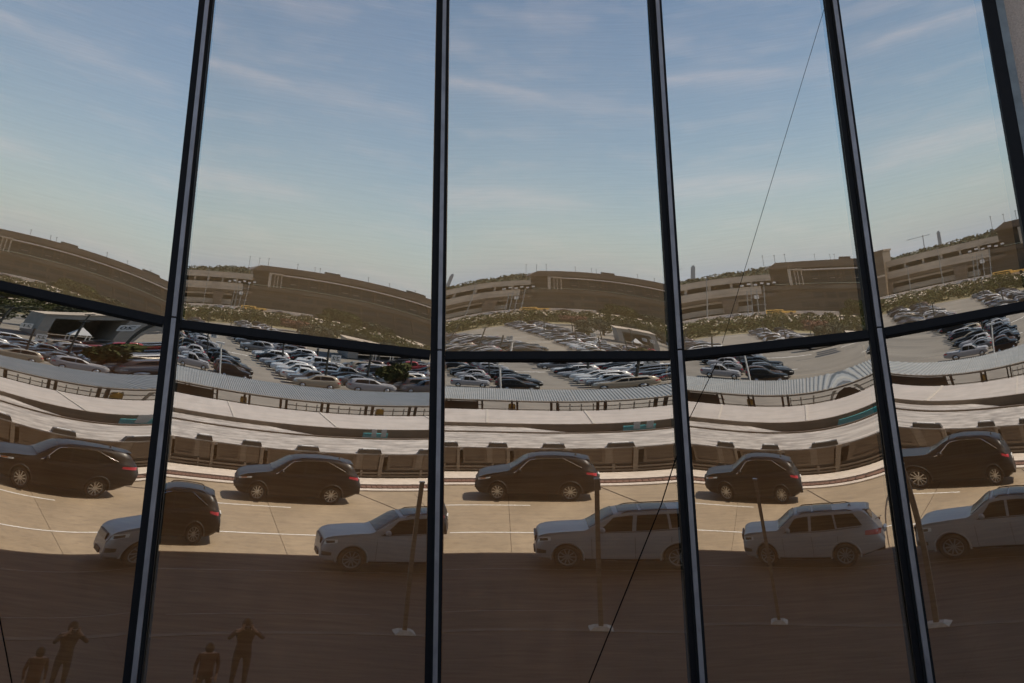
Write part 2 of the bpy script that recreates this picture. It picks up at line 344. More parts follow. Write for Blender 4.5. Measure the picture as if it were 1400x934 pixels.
# transoms and the dark spandrel beam just inside the glass
for i in range(5):
    m, h, ww, D = frame(i); (pA, lA), (pB, lB) = lines[i], lines[i+1]
    for zc, hh in ((ZT, .075), (ZB-.05, .12), (ZTOP, .1)):
        A = at_z(pA, lA, zc); B = at_z(pB, lB, zc); d_ = (B-A); Ln = d_.length; hx = d_.normalized(); up = hx.cross(-m)
        if up.z < 0: up = -up
        tr = fbuild(MB().obox(A, hx, m, up, .09, Ln-.155, -.03, .02, -hh, hh), 'transom', 'frame')
        fbuild(MB().obox(A, hx, m, up, .09, Ln-.155, .021, .20, -hh+.001, hh-.001), 'transom_reveal', 'beam', tr)
        if zc == ZT:
            fbuild(MB().obox(A, hx, m, up, .09, Ln-.155, -.042, -.031, -hh+.012, -.012), 'transom_cover', 'frame', tr)
            fbuild(MB().obox(A, hx, m, up, .09, Ln-.155, -.02, .2, -hh-.012, -hh-.0005), 'gasket', 'gasket', tr)
            fbuild(MB().obox(A, hx, m, up, .09, Ln-.16, .37, .55, -.36, .02), 'spandrel_beam', 'beam')
    # woven interior shades behind the glass
    A0, B0 = at_z(pA, lA, ZB)+m*1.0, at_z(pB, lB, ZB)+m*1.0; A1, B1 = at_z(pA, lA, ZTOP)+m*1.0, at_z(pB, lB, ZTOP)+m*1.0
    ts = [-.06+1.12*t/6 for t in range(7)]
    Am, Bm = at_z(pA, lA, ZT)+m*1.0, at_z(pB, lB, ZT)+m*1.0
    fbuild(MB().grid([[Am.lerp(Bm, t) for t in ts], [A1.lerp(B1, t) for t in ts]]), 'interior_shade', 'shade')
    fbuild(MB().grid([[A0.lerp(B0, t) for t in ts], [Am.lerp(Bm, t) for t in ts]]), 'interior_shade', 'shade2')
for x0, x1, y0 in ((-13, -5.2, 15.5), (-5.2, 6.5, 17.0), (6.5, 14, 15.5)): fbuild(MB().box(x0, x1, y0, y0+6, -.05, 19), 'core_wall', 'beam')
# reflected wire drawn as thin dark tubes on the outer glass face
def on_glass(i, x, y, z, off):
    m, h, ww, D = frame(i); X = Vector((x, y, z)); X = X + m*(D-(X-CAM).dot(m)); k = i if X.z < ZT else i+5
    return X + m*(pane_height(k, X)+off)
for pts, i, r_ in ((((5.62, 7.76, 15.87), (3.36, 10.18, 10.19)), 3, .0045), (((3.25, 10.30, 9.89), (2.83, 10.62, 9.20), (2.72, 10.71, 9.02)), 3, .006), (((2.55, 10.86, 8.58), (2.25, 11.13, 7.83), (1.08, 11.97, 5.49), (.91, 12.10, 5.13)), 2, .0085),
               (((-6.65, 10.44, 5.92), (-6.34, 10.82, 5.13), (-6.24, 10.96, 4.85)), 0, .008)):
    mb = MB(); q = []
    for a, b in zip(pts[:-1], pts[1:]):
        for k in range(9): q.append(on_glass(i, *Vector(a).lerp(Vector(b), k/9), -.012))
    q.append(on_glass(i, *pts[-1], -.012))
    for a, b in zip(q[:-1], q[1:]): mb.tube(a, b, r_, 5)
    fbuild(mb, 'cable_reflection', 'beam')
# plinth below and parapet above the glass
mb = MB(); mb2 = MB()
for i in range(5):
    (pA, lA), (pB, lB) = lines[i], lines[i+1]
    A = at_z(pA, lA, ZB-.17); B = at_z(pB, lB, ZB-.17)
    mb.quad((A.x, A.y, -.05), (B.x, B.y, -.05), B, A)
    A = at_z(pA, lA, ZTOP+.1); B = at_z(pB, lB, ZTOP+.1); up = Vector((0, -.05, 1.2))
    mb2.quad(A, B, B+up, A+up); mb2.quad(A+up, B+up, B+up+Vector((0, 6, 0)), A+up+Vector((0, 6, 0)))
fbuild(mb, 'plinth', 'plinth'); fbuild(mb2, 'parapet', 'plinth')
# concrete walls either side
P, l, n, s = frames_at(5)
a = at_z(P, l, -.05); Lr = (at_z(P, l, 21)-a).length
cw = MB().obox(a, s, n, l, .185, 5.5, -.09, 1.2, 0, Lr)
tag(cw.build('concrete_wall', 'stucco'), 'pinkish exposed aggregate concrete wall at the right end of the glazing', 'wall')
P, l, n, s = frames_at(0)
a = at_z(P, l, -.05); Lr = (at_z(P, l, 21)-a).length
tag(MB().obox(a, s, n, l, -6, -.16, -.09, 1.2, 0, Lr).build('concrete_wall', 'stucco'), 'exposed aggregate concrete wall beyond the left end of the glazing', 'wall')
# added roof, unseen above the view, to shade the pavement and near lanes
rf = MB().box(-70, 70, -22.8, 14, 29.0, 30.4).build('shade_blocker', 'bounce_face', fac); rf.location = (0, -11, 0)
for k in range(-6, 7): MB().box(k*11-.4, k*11+.4, -22.6, 5, 28.2, 28.99).build('blocker_beam', 'bounce_face', rf)
MB().box(-70, 70, 5.2, 14, 19.6, 29).build('added_clerestory', 'plinth', rf)

# ------------------------------------------------------------------ ground
def sheet(name, x0, x1, y0, y1, z, m):
    return struct(MB().grid([[(x0, y0, z), (x1, y0, z)], [(x0, y1, z), (x1, y1, z)]]).build(name, m))
ZL = -1.5
sheet('ground', -4000, 4000, -6000, -36.2, ZL-.012, 'earth')
sheet('ground', -4000, 4000, -36.2, 400, -.03, 'earth')
sheet('parking_lot', -60, 75, -165, -62, ZL, 'lot')
sheet('service_road', -60, 75, -61.9, -36.2, ZL+.004, 'lot')
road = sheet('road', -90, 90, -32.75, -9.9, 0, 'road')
near = sheet('near_lane_shade', -90, 90, -20.1, -9.9, .004, 'lane_shade')  # dark sheet out to the shadow edge, deepening the shade by colour
def strip(name, x0, x1, y0, y1, z, m, par): return MB().box(x0, x1, y0, y1, z-.003, z).build(name, m, par)
for k in range(-9, 9):                                       # dashed white lines
    strip('lane_marking', 1.27+12.6*k-5.6, 1.27+12.6*k, -28.62, -28.50, .006, 'paint', road)
    strip('lane_marking', 2.0+12.6*k-6, 2.0+12.6*k, -12.30, -12.24, .010, 'shade_paint', road)
    strip('lane_marking', 7.0+12.6*k-9.0, 7.0+12.6*k, -23.50, -23.38, .006, 'paint', road)
strip('lane_marking', -80, 80, -17.69, -17.61, .010, 'shade_paint', road)
for x0, y0, x1, y1 in ((4.1, -32.6, 5.3, -28.6),):
    MB().obox(Vector((x0, y0, 0)), Vector((x1-x0, y1-y0, 0)).normalized(), Vector((-(y1-y0), x1-x0, 0)).normalized(), Vector((0, 0, 1)), 0, Vector((x1-x0, y1-y0)).length, -.03, .03, .001, .005).build('joint_seal', 'seal', road)
for k in range(-8, 9): MB().box(k*6.1+.4, k*6.1+.415, -32.3, -9.95, .001, .003).build('slab_joint', 'seal', road)
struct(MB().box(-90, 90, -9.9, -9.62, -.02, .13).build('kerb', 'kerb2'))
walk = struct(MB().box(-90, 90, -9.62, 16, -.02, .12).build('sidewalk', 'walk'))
for k in range(-10, 11): MB().box(k*1.8, k*1.8+.012, -9.6, 12, .1201, .1215).build('paving_joint', 'seal', walk)
# far kerb: pale gutter, brick drain, bright path
struct(MB().box(-90, 90, -33.2, -32.75, -.1, .05).build('gutter', 'kerb'))
dr = struct(MB().box(-90, 90, -33.75, -33.2, -.1, .05).build('drain_strip', 'drain'))
me = MB().box(-.09, .09, -.24, .24, 0, .035).mesh('brick', 'drain')
for k in range(110): link('brick', me, dr, (-8+k*.21, -33.47, .05))
struct(MB().box(-90, 90, -35.3, -33.75, -.1, .14).build('path', 'kerb'))
struct(MB().box(-90, 90, -36.2, -35.3, ZL, -.02).build('retaining_wall', 'garage'))

# ------------------------------------------------------------------ wheels and vehicles
def wheel_mesh(R, Wd, spokes, big=True):
    """tyre mesh, rim mesh (outer side towards +y)"""
    t = MB().lathe([(R*.66, -Wd/2), (R*.93, -Wd/2), (R, -Wd*.3), (R, Wd*.3), (R*.94, Wd/2), (R*.70, Wd/2), (R*.68, Wd*.3)], n=32)
    r = MB().lathe([(R*.69, Wd*.5), (R*.66, Wd*.44), (R*.62, Wd*.32), (R*.62, -.02)], n=32)
    for k in range(spokes):
        for off in ((-.055, .055) if big else (0,)):
            a = 2*pi*k/spokes+off; b = 2*pi*k/spokes+off*2.4
            p = Vector((cos(a)*R*.10, Wd*.34, sin(a)*R*.10)); q = Vector((cos(b)*R*.66, Wd*.42, sin(b)*R*.66))
            d = (q-p).normalized(); sd = d.cross(Vector((0, 1, 0)))
            r.obox(p, d, Vector((0, 1, 0)), sd, 0, (q-p).length, -.02, .012, -.016, .016)
    r.lathe([(0.001, Wd*.42), (R*.15, Wd*.42), (R*.17, Wd*.36), (R*.17, 0)], n=16)
    disc = MB().lathe([(0.001, .03), (R*.6, .03), (R*.62, .0)], n=24)
    return t, r, disc
def interp(tab, x):
    if x <= tab[0][0]: return tab[0][1]
    for (a, va), (b, vb) in zip(tab[:-1], tab[1:]):
        if x <= b:
            t = (x-a)/(b-a); return va+(vb-va)*t
    return tab[-1][1]
def smooth_tab(tab, x, h=.06): return (interp(tab, x-h)+2*interp(tab, x)+interp(tab, x+h))/4
class Car:
    """length along +x from the nose, centre line y=0"""
    def __init__(s, L_, top, belt, low, wid, roofw, wheels, R, cowl, roof0, roof1, tail, h=.06):
        s.L, s.top, s.belt, s.low, s.wid, s.roofw, s.wheels, s.R = L_, top, belt, low, wid, roofw, wheels, R
        s.cowl, s.r0, s.r1, s.tail, s.h = cowl, roof0, roof1, tail, h
    def sec(s, x):
        T = smooth_tab(s.top, x, s.h); B = min(smooth_tab(s.belt, x, s.h), T-.03); Lo = smooth_tab(s.low, x, s.h)
        w_ = smooth_tab(s.wid, x, s.h); rw = w_*smooth_tab(s.roofw, x, s.h)
        H = B-Lo
        return [(.0, Lo), (.82*w_, Lo), (.965*w_, Lo+.10*H), (.99*w_, Lo+.25*H), (1.0*w_, Lo+.52*H), (.992*w_, Lo+.70*H), (.972*w_, Lo+.86*H), (.935*w_, B-.012), (.905*w_, B+.02 if T-B > .1 else B+.01),
                (.905*w_+(rw-.905*w_)*.5, B+(T-B)*.50), (rw, B+(T-B)*.86), (.90*rw, T-.022), (.6*rw, T-.004), (0, T+.004)]
    def side(s, x, t):                                        # t 0..1 from belt to roof edge
        q = s.sec(x); pts = [q[8], q[9], q[10]]
        if t < .5: a, b, u = pts[0], pts[1], t*2
        else: a, b, u = pts[1], pts[2], (t-.5)*2
        return a[0]+(b[0]-a[0])*u, a[1]+(b[1]-a[1])*u
    def topw(s, x, v):                                        # v -1..1 across the top skin
        q = s.sec(x); a = abs(v); sg = 1 if v >= 0 else -1
        pts = [q[13], q[12], q[11], q[10]]; vs = [0, .6/1.0, .9, 1.]
        for k in range(3):
            if a <= vs[k+1]+1e-9:
                u = (a-vs[k])/(vs[k+1]-vs[k]); return sg*(pts[k][0]+(pts[k+1][0]-pts[k][0])*u), pts[k][1]+(pts[k+1][1]-pts[k][1])*u
    def body(s, name, m, n=60, arches=True):
        mb = MB(); rows = []
        for i in range(n+1):
            x = s.L*i/n; q = s.sec(x)
            rows.append([(x, y, z) for y, z in q] + [(x, -y, z) for y, z in q[::-1][1:-1]])
        nn = len(rows[0])
        for r in rows: mb.v += r
        for i in range(n):
            for j in range(nn): mb.f.append((i*nn+j, i*nn+(j+1) % nn, (i+1)*nn+(j+1) % nn, (i+1)*nn+j))
        mb.f.append(tuple(range(nn))); mb.f.append(tuple(n*nn+j for j in range(nn))[::-1])
        me = mb.mesh(name, m, True)
        if not arches: return me
        o = bpy.data.objects.new('tmp', me); COL.objects.link(o); cut = []
        for wx in s.wheels:
            for sd in (1, -1):
                c = MB().lathe([(.001, -.3), (s.R*1.16, -.3), (s.R*1.16, .3), (.001, .3)], (wx, sd*(max(v for _, v in s.wid)-.02), s.R), 32)
                cm = c.mesh('cut', None); bb = bmesh.new(); bb.from_mesh(cm); bmesh.ops.remove_doubles(bb, verts=bb.verts, dist=.002); bmesh.ops.recalc_face_normals(bb, faces=bb.faces); bb.to_mesh(cm); bb.free()
                co = bpy.data.objects.new('cut', cm); COL.objects.link(co); cut.append(co)
                md = o.modifiers.new('b', 'BOOLEAN'); md.operation = 'DIFFERENCE'; md.object = co; md.solver = 'EXACT'
        dg = bpy.context.evaluated_depsgraph_get(); dg.update()
        res = bpy.data.meshes.new_from_object(o.evaluated_get(dg))
        for c in cut: bpy.data.objects.remove(c)
        bpy.data.objects.remove(o)
        res.name = name
        if not res.materials: res.materials.append(MT[m])
        res.materials[0] = MT[m]
        b = bmesh.new(); b.from_mesh(res)
        for f in b.faces: f.smooth = len(f.verts) <= 4; f.material_index = 0
        for e in b.edges:
            if len(e.link_faces) == 2 and e.calc_face_angle(0) > radians(38): e.smooth = False
        b.to_mesh(res); b.free()
        return res
    def side_panel(s, mb, corners, off=.006, nx=10, nt=4, inset=.06, sides=(1, -1)):
        """corners: x at (bottom-front, top-front, bottom-rear, top-rear), t range inset.. on both sides"""
        xf0, xf1, xr0, xr1 = corners[:4]; t0, t1 = (corners[4], corners[5]) if len(corners) > 4 else (inset, .93)
        for sd in sides:
            P = []
            for j in range(nt+1):
                t = t0+(t1-t0)*j/nt; row = []
                for i in range(nx+1):
                    x = (xf0+(xf1-xf0)*j/nt)*(1-i/nx)+(xr0+(xr1-xr0)*j/nt)*i/nx
                    y, z = s.side(x, t); row.append((x, sd*(y+off), z+off*.3))
                P.append(row)
            mb.grid(P)
    def top_panel(s, mb, x0, x1, v0, v1, off=.006, nx=10, nv=10, curve=0.):
        P = []
        for i in range(nx+1):
            row = []
            for j in range(nv+1):
                v = v0+(v1-v0)*j/nv; x = x0+(x1-x0)*i/nx + curve*(v*v)*(1 if i < nx/2 else 1)
                y, z = s.topw(x, v); row.append((x, y, z+off))
            P.append(row)
        mb.grid(P)
    def side_patch(s, mb, x0, x1, z0, z1, off=.005, nx=6, nz=3, sides=(1, -1)):
        for sd in sides:
            P = []
            for j in range(nz+1):
                row = []
                for i in range(nx+1):
                    x = x0+(x1-x0)*i/nx; z = (z0[0]+(z0[1]-z0[0])*i/nx)*(1-j/nz)+(z1[0]+(z1[1]-z1[0])*i/nx)*j/nz
                    q = s.sec(x)[1:11]; y = q[-1][0]
                    for a, b in zip(q[:-1], q[1:]):
                        if a[1] <= z <= b[1] and b[1] > a[1]: y = a[0]+(b[0]-a[0])*(z-a[1])/(b[1]-a[1]); break
                    row.append((x, sd*(y+off), z))
                P.append(row)
            mb.grid(P)
suv = Car(4.61, [(0, .66), (.05, .80), (.14, .90), (.45, 1.0), (.9, 1.07), (1.32, 1.13), (1.55, 1.24), (1.95, 1.50), (2.2, 1.62), (2.6, 1.69), (3.1, 1.70), (3.6, 1.67), (4.05, 1.60), (4.22, 1.53), (4.38, 1.28), (4.5, 1.08), (4.58, .92), (4.61, .72)],
          [(0, .6), (.15, .80), (.5, .93), (1.2, 1.02), (2, 1.05), (3, 1.09), (3.7, 1.15), (4.1, 1.18), (4.35, 1.12), (4.5, .98), (4.61, .68)],
          [(0, .40), (.15, .27), (.5, .22), (1, .21), (3.6, .22), (4.2, .26), (4.45, .36), (4.61, .48)],
          [(0, .60), (.05, .72), (.2, .84), (.5, .91), (1, .935), (3.7, .935), (4.2, .90), (4.45, .83), (4.61, .72)],
          [(0, .93), (1.1, .88), (1.5, .80), (2.2, .70), (3.5, .70), (4.2, .72), (4.5, .84), (4.61, .9)], (.90, 3.61), .345, 1.35, 2.2, 4.1, 4.5)
jeep = Car(4.82, [(0, .74), (.04, .95), (.10, 1.05), (.35, 1.13), (.9, 1.19), (1.42, 1.22), (1.6, 1.32), (2.0, 1.60), (2.22, 1.70), (2.6, 1.76), (3.2, 1.78), (3.9, 1.77), (4.3, 1.74), (4.42, 1.67), (4.58, 1.36), (4.7, 1.14), (4.78, .98), (4.82, .74)],
           [(0, .68), (.12, .98), (.5, 1.04), (1.2, 1.10), (2, 1.13), (3, 1.16), (4, 1.22), (4.5, 1.22), (4.65, 1.1), (4.82, .7)],
           [(0, .42), (.12, .30), (.5, .26), (1, .25), (3.8, .26), (4.4, .31), (4.65, .40), (4.82, .5)],
           [(0, .72), (.05, .82), (.2, .91), (.5, .96), (4.2, .965), (4.55, .92), (4.7, .87), (4.82, .80)],
           [(0, .94), (1.3, .88), (1.6, .82), (2.3, .74), (4.2, .73), (4.5, .78), (4.82, .9)], (.90, 3.815), .385, 1.45, 2.25, 4.3, 4.7, h=.04)
def detailed(car, name, loc, label, paint, kind, scl, cat='suv'):
    t = thing(name, loc, 0, label=label, cat=cat); t.scale = (scl,)*3; W_ = max(v for _, v in car.wid)
    b = link('body', car.body('body', paint), t)
    # arches and sills
    for wx in car.wheels:
        for sd in (1, -1):
            P = []; mb = MB()
            for k in range(19):
                a = pi*(-.06+1.12*k/18); row = []
                for rr, yy in ((1.145, -.06), (1.145, .012), (1.25, .014), (1.27, -.02)):
                    x = wx+cos(a)*car.R*rr; z = car.R+sin(a)*car.R*rr; q = interp(car.wid, x); row.append((x, sd*(q+yy), z))
                P.append(row)
            mb.grid(P).build('wheel_arch', 'plastic' if kind == 'black' else paint, t, True)
    def patch(name, m, par, *a, **k):
        r_ = []
        for sd in (1, -1):
            g_ = MB(); car.side_patch(g_, *a, sides=(sd,), **k); r_.append(g_.build(name, m, par if not isinstance(par, list) else par[(1-sd)//2]))
        return r_
    patch('sill', 'plastic', t, car.wheels[0]+.42, car.wheels[1]-.42, (.25, .26), (.34, .34), .014)
    mats = wheel_mesh(car.R, .23, 10, False)
    tm, rm, dm = mats[0].mesh('tyre', 'tyre', True), mats[1].mesh('rim', 'rim' if kind == 'black' else 'grey'), mats[2].mesh('hub', 'plastic')
    for wx in car.wheels:
        for sd in (1, -1):
            wt = link('wheel', tm, t, (wx, sd*(W_-.125), car.R)); 
            if sd < 0: wt.rotation_euler.z = pi
            link('rim', rm, wt); link('brake_disc', dm, wt)
    # glazing
    for cor in (((1.62, 2.12, 2.55, 2.60, .06, .92), (2.64, 2.68, 3.45, 3.42, .06, .92), (3.50, 3.46, 4.08, 3.80, .10, .90)) if kind == 'black' else
                ((1.72, 2.18, 2.66, 2.70, .05, .93), (2.76, 2.80, 3.58, 3.52, .05, .93), (3.64, 3.58, 4.34, 4.12, .08, .93))):
        for sd in (1, -1):
            g = MB(); car.side_panel(g, cor, sides=(sd,)); g.build('side_window', 'carglass', t, True)
    g = MB(); car.top_panel(g, car.cowl+.06, car.r0-.06, -.90, .90, .022, 24, 20); g.build('windscreen', 'carglass', t, True)
    g = MB(); car.top_panel(g, car.r1+.12, car.tail-.14, -.88, .88, .022, 20, 20); g.build('rear_window', 'carglass', t, True)
    # chrome line above the side windows
    for sd in (1, -1):
        pts = []; g = MB()
        xs = [1.55+i*(4.02-1.55)/24 for i in range(25)] if kind == 'black' else [1.68+i*(4.3-1.68)/24 for i in range(25)]
        for i, x in enumerate(xs):
            tt = min(.97, max(.02, (x-xs[0])/(.58))) if x < xs[0]+.58 else .97
            if kind == 'black' and i > 18: tt = .97-(i-18)/6*.80
            if kind != 'black': tt = .0
            y, z = car.side(x, tt); pts.append((x, sd*(y+.012), z+.004))
        for a, c in zip(pts[:-1], pts[1:]): g.tube(a, c, .011, 5)
        g.build('window_trim', 'chrome' if kind == 'black' else 'plastic', t)
    # mirrors
    for sd in (1, -1):
        x = car.cowl+.42; y, z = car.side(x, .05)
        mb = MB().lathe([(.001, -.10), (.07, -.09), (.10, -.02), (.095, .06), (.06, .10), (.001, .105)], n=12)
        mb.v = [(x+p[0]*.9, sd*(y+.12)+p[1], z+.08+p[2]*.85) for p in mb.v]
        m_ = mb.build('mirror', paint, t, True)
        MB().box(x-.03, x+.03, min(sd*(y-.02), sd*(y+.1)), max(sd*(y-.02), sd*(y+.1)), z+.0, z+.04).build('mirror_arm', 'plastic', m_)
    # lamps
    if kind == 'black':
        hl = patch('headlight', 'lamp', t, .10, .62, (.76, .86), (.83, .90), .008); patch('indicator', 'amber', hl, .20, .42, (.795, .84), (.835, .87), .014)
        patch('taillight', 'red', t, 4.16, 4.50, (1.02, .94), (1.10, 1.04), .010)
    else:
        hl = patch('headlight', 'lamp', t, .07, .44, (.84, .90), (.98, 1.0), .008); patch('lamp_inner', 'plastic', hl, .12, .36, (.87, .905), (.95, .975), .012)
        patch('taillight', 'red', t, 4.40, 4.74, (.98, .94), (1.12, 1.10), .010)
    # front face: grille, intake, number plate ; rear plate
    g = MB(); fx = -.012
    if kind == 'black':
        g.box(fx, .05, -.45, .45, .52, .74); g.build('grille', 'plastic', t)
    else:
        gr = MB().box(fx-.0, .04, -.52, .52, .80, .98).build('grille', 'plastic', t)
        for k in range(7): MB().box(fx-.012, fx-.001, -.49+k*.142, -.49+k*.142+.128, .815, .965).build('grille_slot', 'grey', gr)
    patch('fog_lamp', 'plastic', t, .03, .30, (.48, .50), (.62, .60), .010)
    MB().box(fx-.03, .03, -.35, .35, .40, .52).build('air_intake', 'plastic', t)
    MB().box(car.L-.03, car.L+.015, -.26, .26, .80 if kind == 'black' else .86, .92 if kind == 'black' else .98).build('number_plate', 'white', t)
    MB().box(car.L-.16, car.L+.02, -.62, .62, .38, .50).build('rear_bumper', 'plastic', t)
    # door handles, door seams
    for x in ((2.45, 3.42) if kind == 'black' else (2.52, 3.50)):
        for sd in (1, -1):
            q = car.sec(x); y = q[6][0]; z = q[6][1]
            MB().box(x-.10, x+.10, min(sd*(y-.01), sd*(y+.03)), max(sd*(y-.01), sd*(y+.03)), z-.015, z+.015).build('door_handle', 'black' if kind == 'black' else 'silver', t)
    for x in ((1.50, 2.60, 3.52) if kind == 'black' else (1.58, 2.72, 3.62)):
        patch('door_seam', 'plastic', t, x, x+.012, (.36, .36), (1.02, 1.02), .002, 1, 8)
    # roof: rails, spoiler, aerial, sunroof
    for sd in (1, -1):
        g = MB(); xs = [car.r0+.15+i*(car.r1-car.r0-.35)/12 for i in range(13)]
        pts = [(x, *(lambda y, z: (sd*(abs(y)-.02), z+(.045 if 0 < i < 12 else .0)))(*car.topw(x, .93))) for i, x in enumerate(xs)]
        for a, c in zip(pts[:-1], pts[1:]): g.tube(a, c, .016, 6)
        g.build('roof_rail', 'plastic' if kind != 'black' else 'black', t)
    y, z = car.topw(car.r1, 0)
    sp = MB().grid([[(car.r1-.02, v*.54, z+.004-.03*abs(v)**2), (car.r1+.10, v*.53, z-.004-.03*abs(v)**2), (car.r1+.19, v*.51, z-.04-.03*abs(v)**2), (car.r1+.14, v*.50, z-.07-.03*abs(v)**2)] for v in [-1+.2*k for k in range(11)]])
    sp.build('spoiler', paint, t, True)
    y, z = car.topw(car.r1-.25, 0)
    MB().lathe([(.05, 0), (.035, .02), (.012, .06), (.001, .07)], (car.r1-.25, 0, z), 10, 'z').build('aerial', paint, t, True)
    if kind != 'black':
        for x0, x1 in ((2.32, 2.85), (2.92, 3.55)):
            g = MB(); car.top_panel(g, x0, x1, -.72, .72, .016, 14, 16); g.build('sunroof', 'carglass', t, True)
        g = MB()
        a = Vector((4.62, .25, 1.28)); g.tube(a, a+Vector((.10, -.35, .0)), .012, 5); g.build('rear_wiper', 'plastic', t)
    return t
# nose faces -x ; near side is +y
detailed(suv, 'black_suv', (-1.042, -30.440, 0), 'black SUV with bright alloy wheels parked along the far kerb in the sun', 'black', 'black', 1.072)
detailed(jeep, 'silver_suv', (1.168, -18.742, 0), 'silver SUV with sunroof and roof rails standing half in the building shade', 'silver', 'silver', 1.073)
darksuv = detailed(suv, 'dark_suv', (-6.95, -22.0, 0), 'dark SUV ahead of the silver SUV, seen from its rear quarter', 'black', 'black', 1.057)

# ------------------------------------------------------------------ steel post with concrete pad at the near kerb
t = thing('steel_post', (2.58, -9.96, .0), label='rusty square steel post on a pale pad at the near kerb', cat='post')
MB().box(-.06, .06, -.05, .05, .15, 4.42).build('post', 'post', t)
pad = MB(); pad.grid([[(-.30, -.30, .125), (.30, -.30, .125), (.30, .30, .125), (-.30, .30, .125), (-.30, -.30, .125)], [(-.16, -.16, .21), (.16, -.16, .21), (.16, .16, .21), (-.16, .16, .21), (-.16, -.16, .21)]]); pad.quad((-.16, -.16, .21), (.16, -.16, .21), (.16, .16, .21), (-.16, .16, .21)); pad.build('base_pad', 'plate', t)
MB().box(-.075, .075, -.065, .065, 4.42, 4.46).build('cap', 'grey', t)

# ------------------------------------------------------------------ people on the pavement
def person(loc, rz, pose, label, shirt, trousers, height=1.74):
    s_ = height/1.74; t = thing('person', loc, rz, label=label, cat='person'); t.scale = (1.22, 1.15, 1)
    J = {'pel': (0, 0, .95), 'sp': (0, .01, 1.18), 'ch': (0, .02, 1.38), 'nk': (0, .02, 1.50), 'hd': (0, .035, 1.60), 'ht': (0, .03, 1.68)}
    E_ = [('pel', 'sp'), ('sp', 'ch'), ('ch', 'nk'), ('nk', 'hd'), ('hd', 'ht')]; Rr = {'pel': .15, 'sp': .135, 'ch': .155, 'nk': .06, 'hd': .095, 'ht': .07}
    for sd, n in ((1, 'r'), (-1, 'l')):
        J['hip'+n] = (sd*.10, 0, .88); J['kn'+n] = (sd*.11, .03, .50); J['an'+n] = (sd*.12, -.01, .10); J['to'+n] = (sd*.13, .16, .05)
        J['sh'+n] = (sd*.19, .01, 1.42)
        if pose == 'photo': J['el'+n] = (sd*.33, .16, 1.30); J['wr'+n] = (sd*.14, .24, 1.52); J['ha'+n] = (sd*.08, .22, 1.58)
        else: J['el'+n] = (sd*.25, -.02, 1.15); J['wr'+n] = (sd*.24, .10, .93); J['ha'+n] = (sd*.23, .15, .86)
        E_ += [('pel', 'hip'+n), ('hip'+n, 'kn'+n), ('kn'+n, 'an'+n), ('an'+n, 'to'+n), ('ch', 'sh'+n), ('sh'+n, 'el'+n), ('el'+n, 'wr'+n), ('wr'+n, 'ha'+n)]
        Rr.update({'hip'+n: .095, 'kn'+n: .062, 'an'+n: .045, 'to'+n: .035, 'sh'+n: .065, 'el'+n: .043, 'wr'+n: .030, 'ha'+n: .026})
        for f in range(4):
            k = 'fg%s%d' % (n, f); h = J['ha'+n]; J[k] = (h[0]+(-.025+.017*f)*(1 if pose == 'photo' else 1), h[1]+.02, h[2]+(.075 if pose == 'photo' else -.075)+.006*(f % 2)); E_.append(('ha'+n, k)); Rr[k] = .009
        k = 'th'+n; h = J['wr'+n]; J[k] = (h[0]-sd*.05, h[1]+.02, h[2]+(.04 if pose == 'photo' else -.05)); E_.append(('ha'+n, k)); Rr[k] = .010
    keys = list(J); me = bpy.data.meshes.new('body'); me.from_pydata([tuple(c*s_ for c in J[k]) for k in keys], [(keys.index(a), keys.index(b)) for a, b in E_], [])
    o = bpy.data.objects.new('tmp', me); COL.objects.link(o); o.modifiers.new('s', 'SKIN'); sb = o.modifiers.new('u', 'SUBSURF'); sb.levels = 2
    for i, k in enumerate(keys): me.skin_vertices[0].data[i].radius = (Rr[k]*s_*(1.15 if k in ('ch', 'pel') else 1), Rr[k]*s_*(.8 if k in ('ch', 'sp', 'pel') else 1))
    me.skin_vertices[0].data[0].use_root = True
    dg = bpy.context.evaluated_depsgraph_get(); dg.update(); res = bpy.data.meshes.new_from_object(o.evaluated_get(dg)); bpy.data.objects.remove(o)
    res.name = 'body'; res.materials.clear()
    for n in ('skin', shirt, trousers, 'plastic'): res.materials.append(MT[n])
    for p in res.polygons:
        z = p.center.z/s_; r = abs(p.center.x)/s_; p.use_smooth = True
        hand = (Vector(p.center)/s_-Vector(J['har'])).length < .12 or (Vector(p.center)/s_-Vector(J['hal'])).length < .12
        p.material_index = 0 if (z > 1.47 or hand) else (1 if z > .93 or r > .22 else (2 if z > .09 else 3))
    link('body', res, t)
    hr = MB().lathe([(.001, .135), (.06, .12), (.098, .06), (.108, -.01), (.10, -.07), (.085, -.10)], n=16, axis='z')
    hr.v = [(x, y*1.08-.012+.03, z+1.615) for x, y, z in hr.v]; hr.v = [(x*s_, y*s_, z*s_) for x, y, z in hr.v if True]
    hr.build('hair', 'hair', t, True)
    return t
A_ = radians(0)
p1 = person((-2.1, -4.6, .12), 0, 'photo', 'standing person in dark jacket raising a camera with both hands', 'cloth1', 'cloth1', 1.80)
p2 = person((-3.0, -3.4, .12), 0, 'stand', 'shorter person in maroon shirt standing left of the photographer', 'cloth3', 'cloth1', 1.56)
c_ = thing('camera_body', (-2.1, -4.6+.34, .12+1.62), label='black camera held up by the photographer', cat='camera')
MB().box(-.07, .07, -.05, .02, -.03, .06).build('body', 'plastic', c_); MB().lathe([(.035, .02), (.038, .10), (.001, .10)], (0, 0, .01), 14).build('lens', 'plastic', c_)

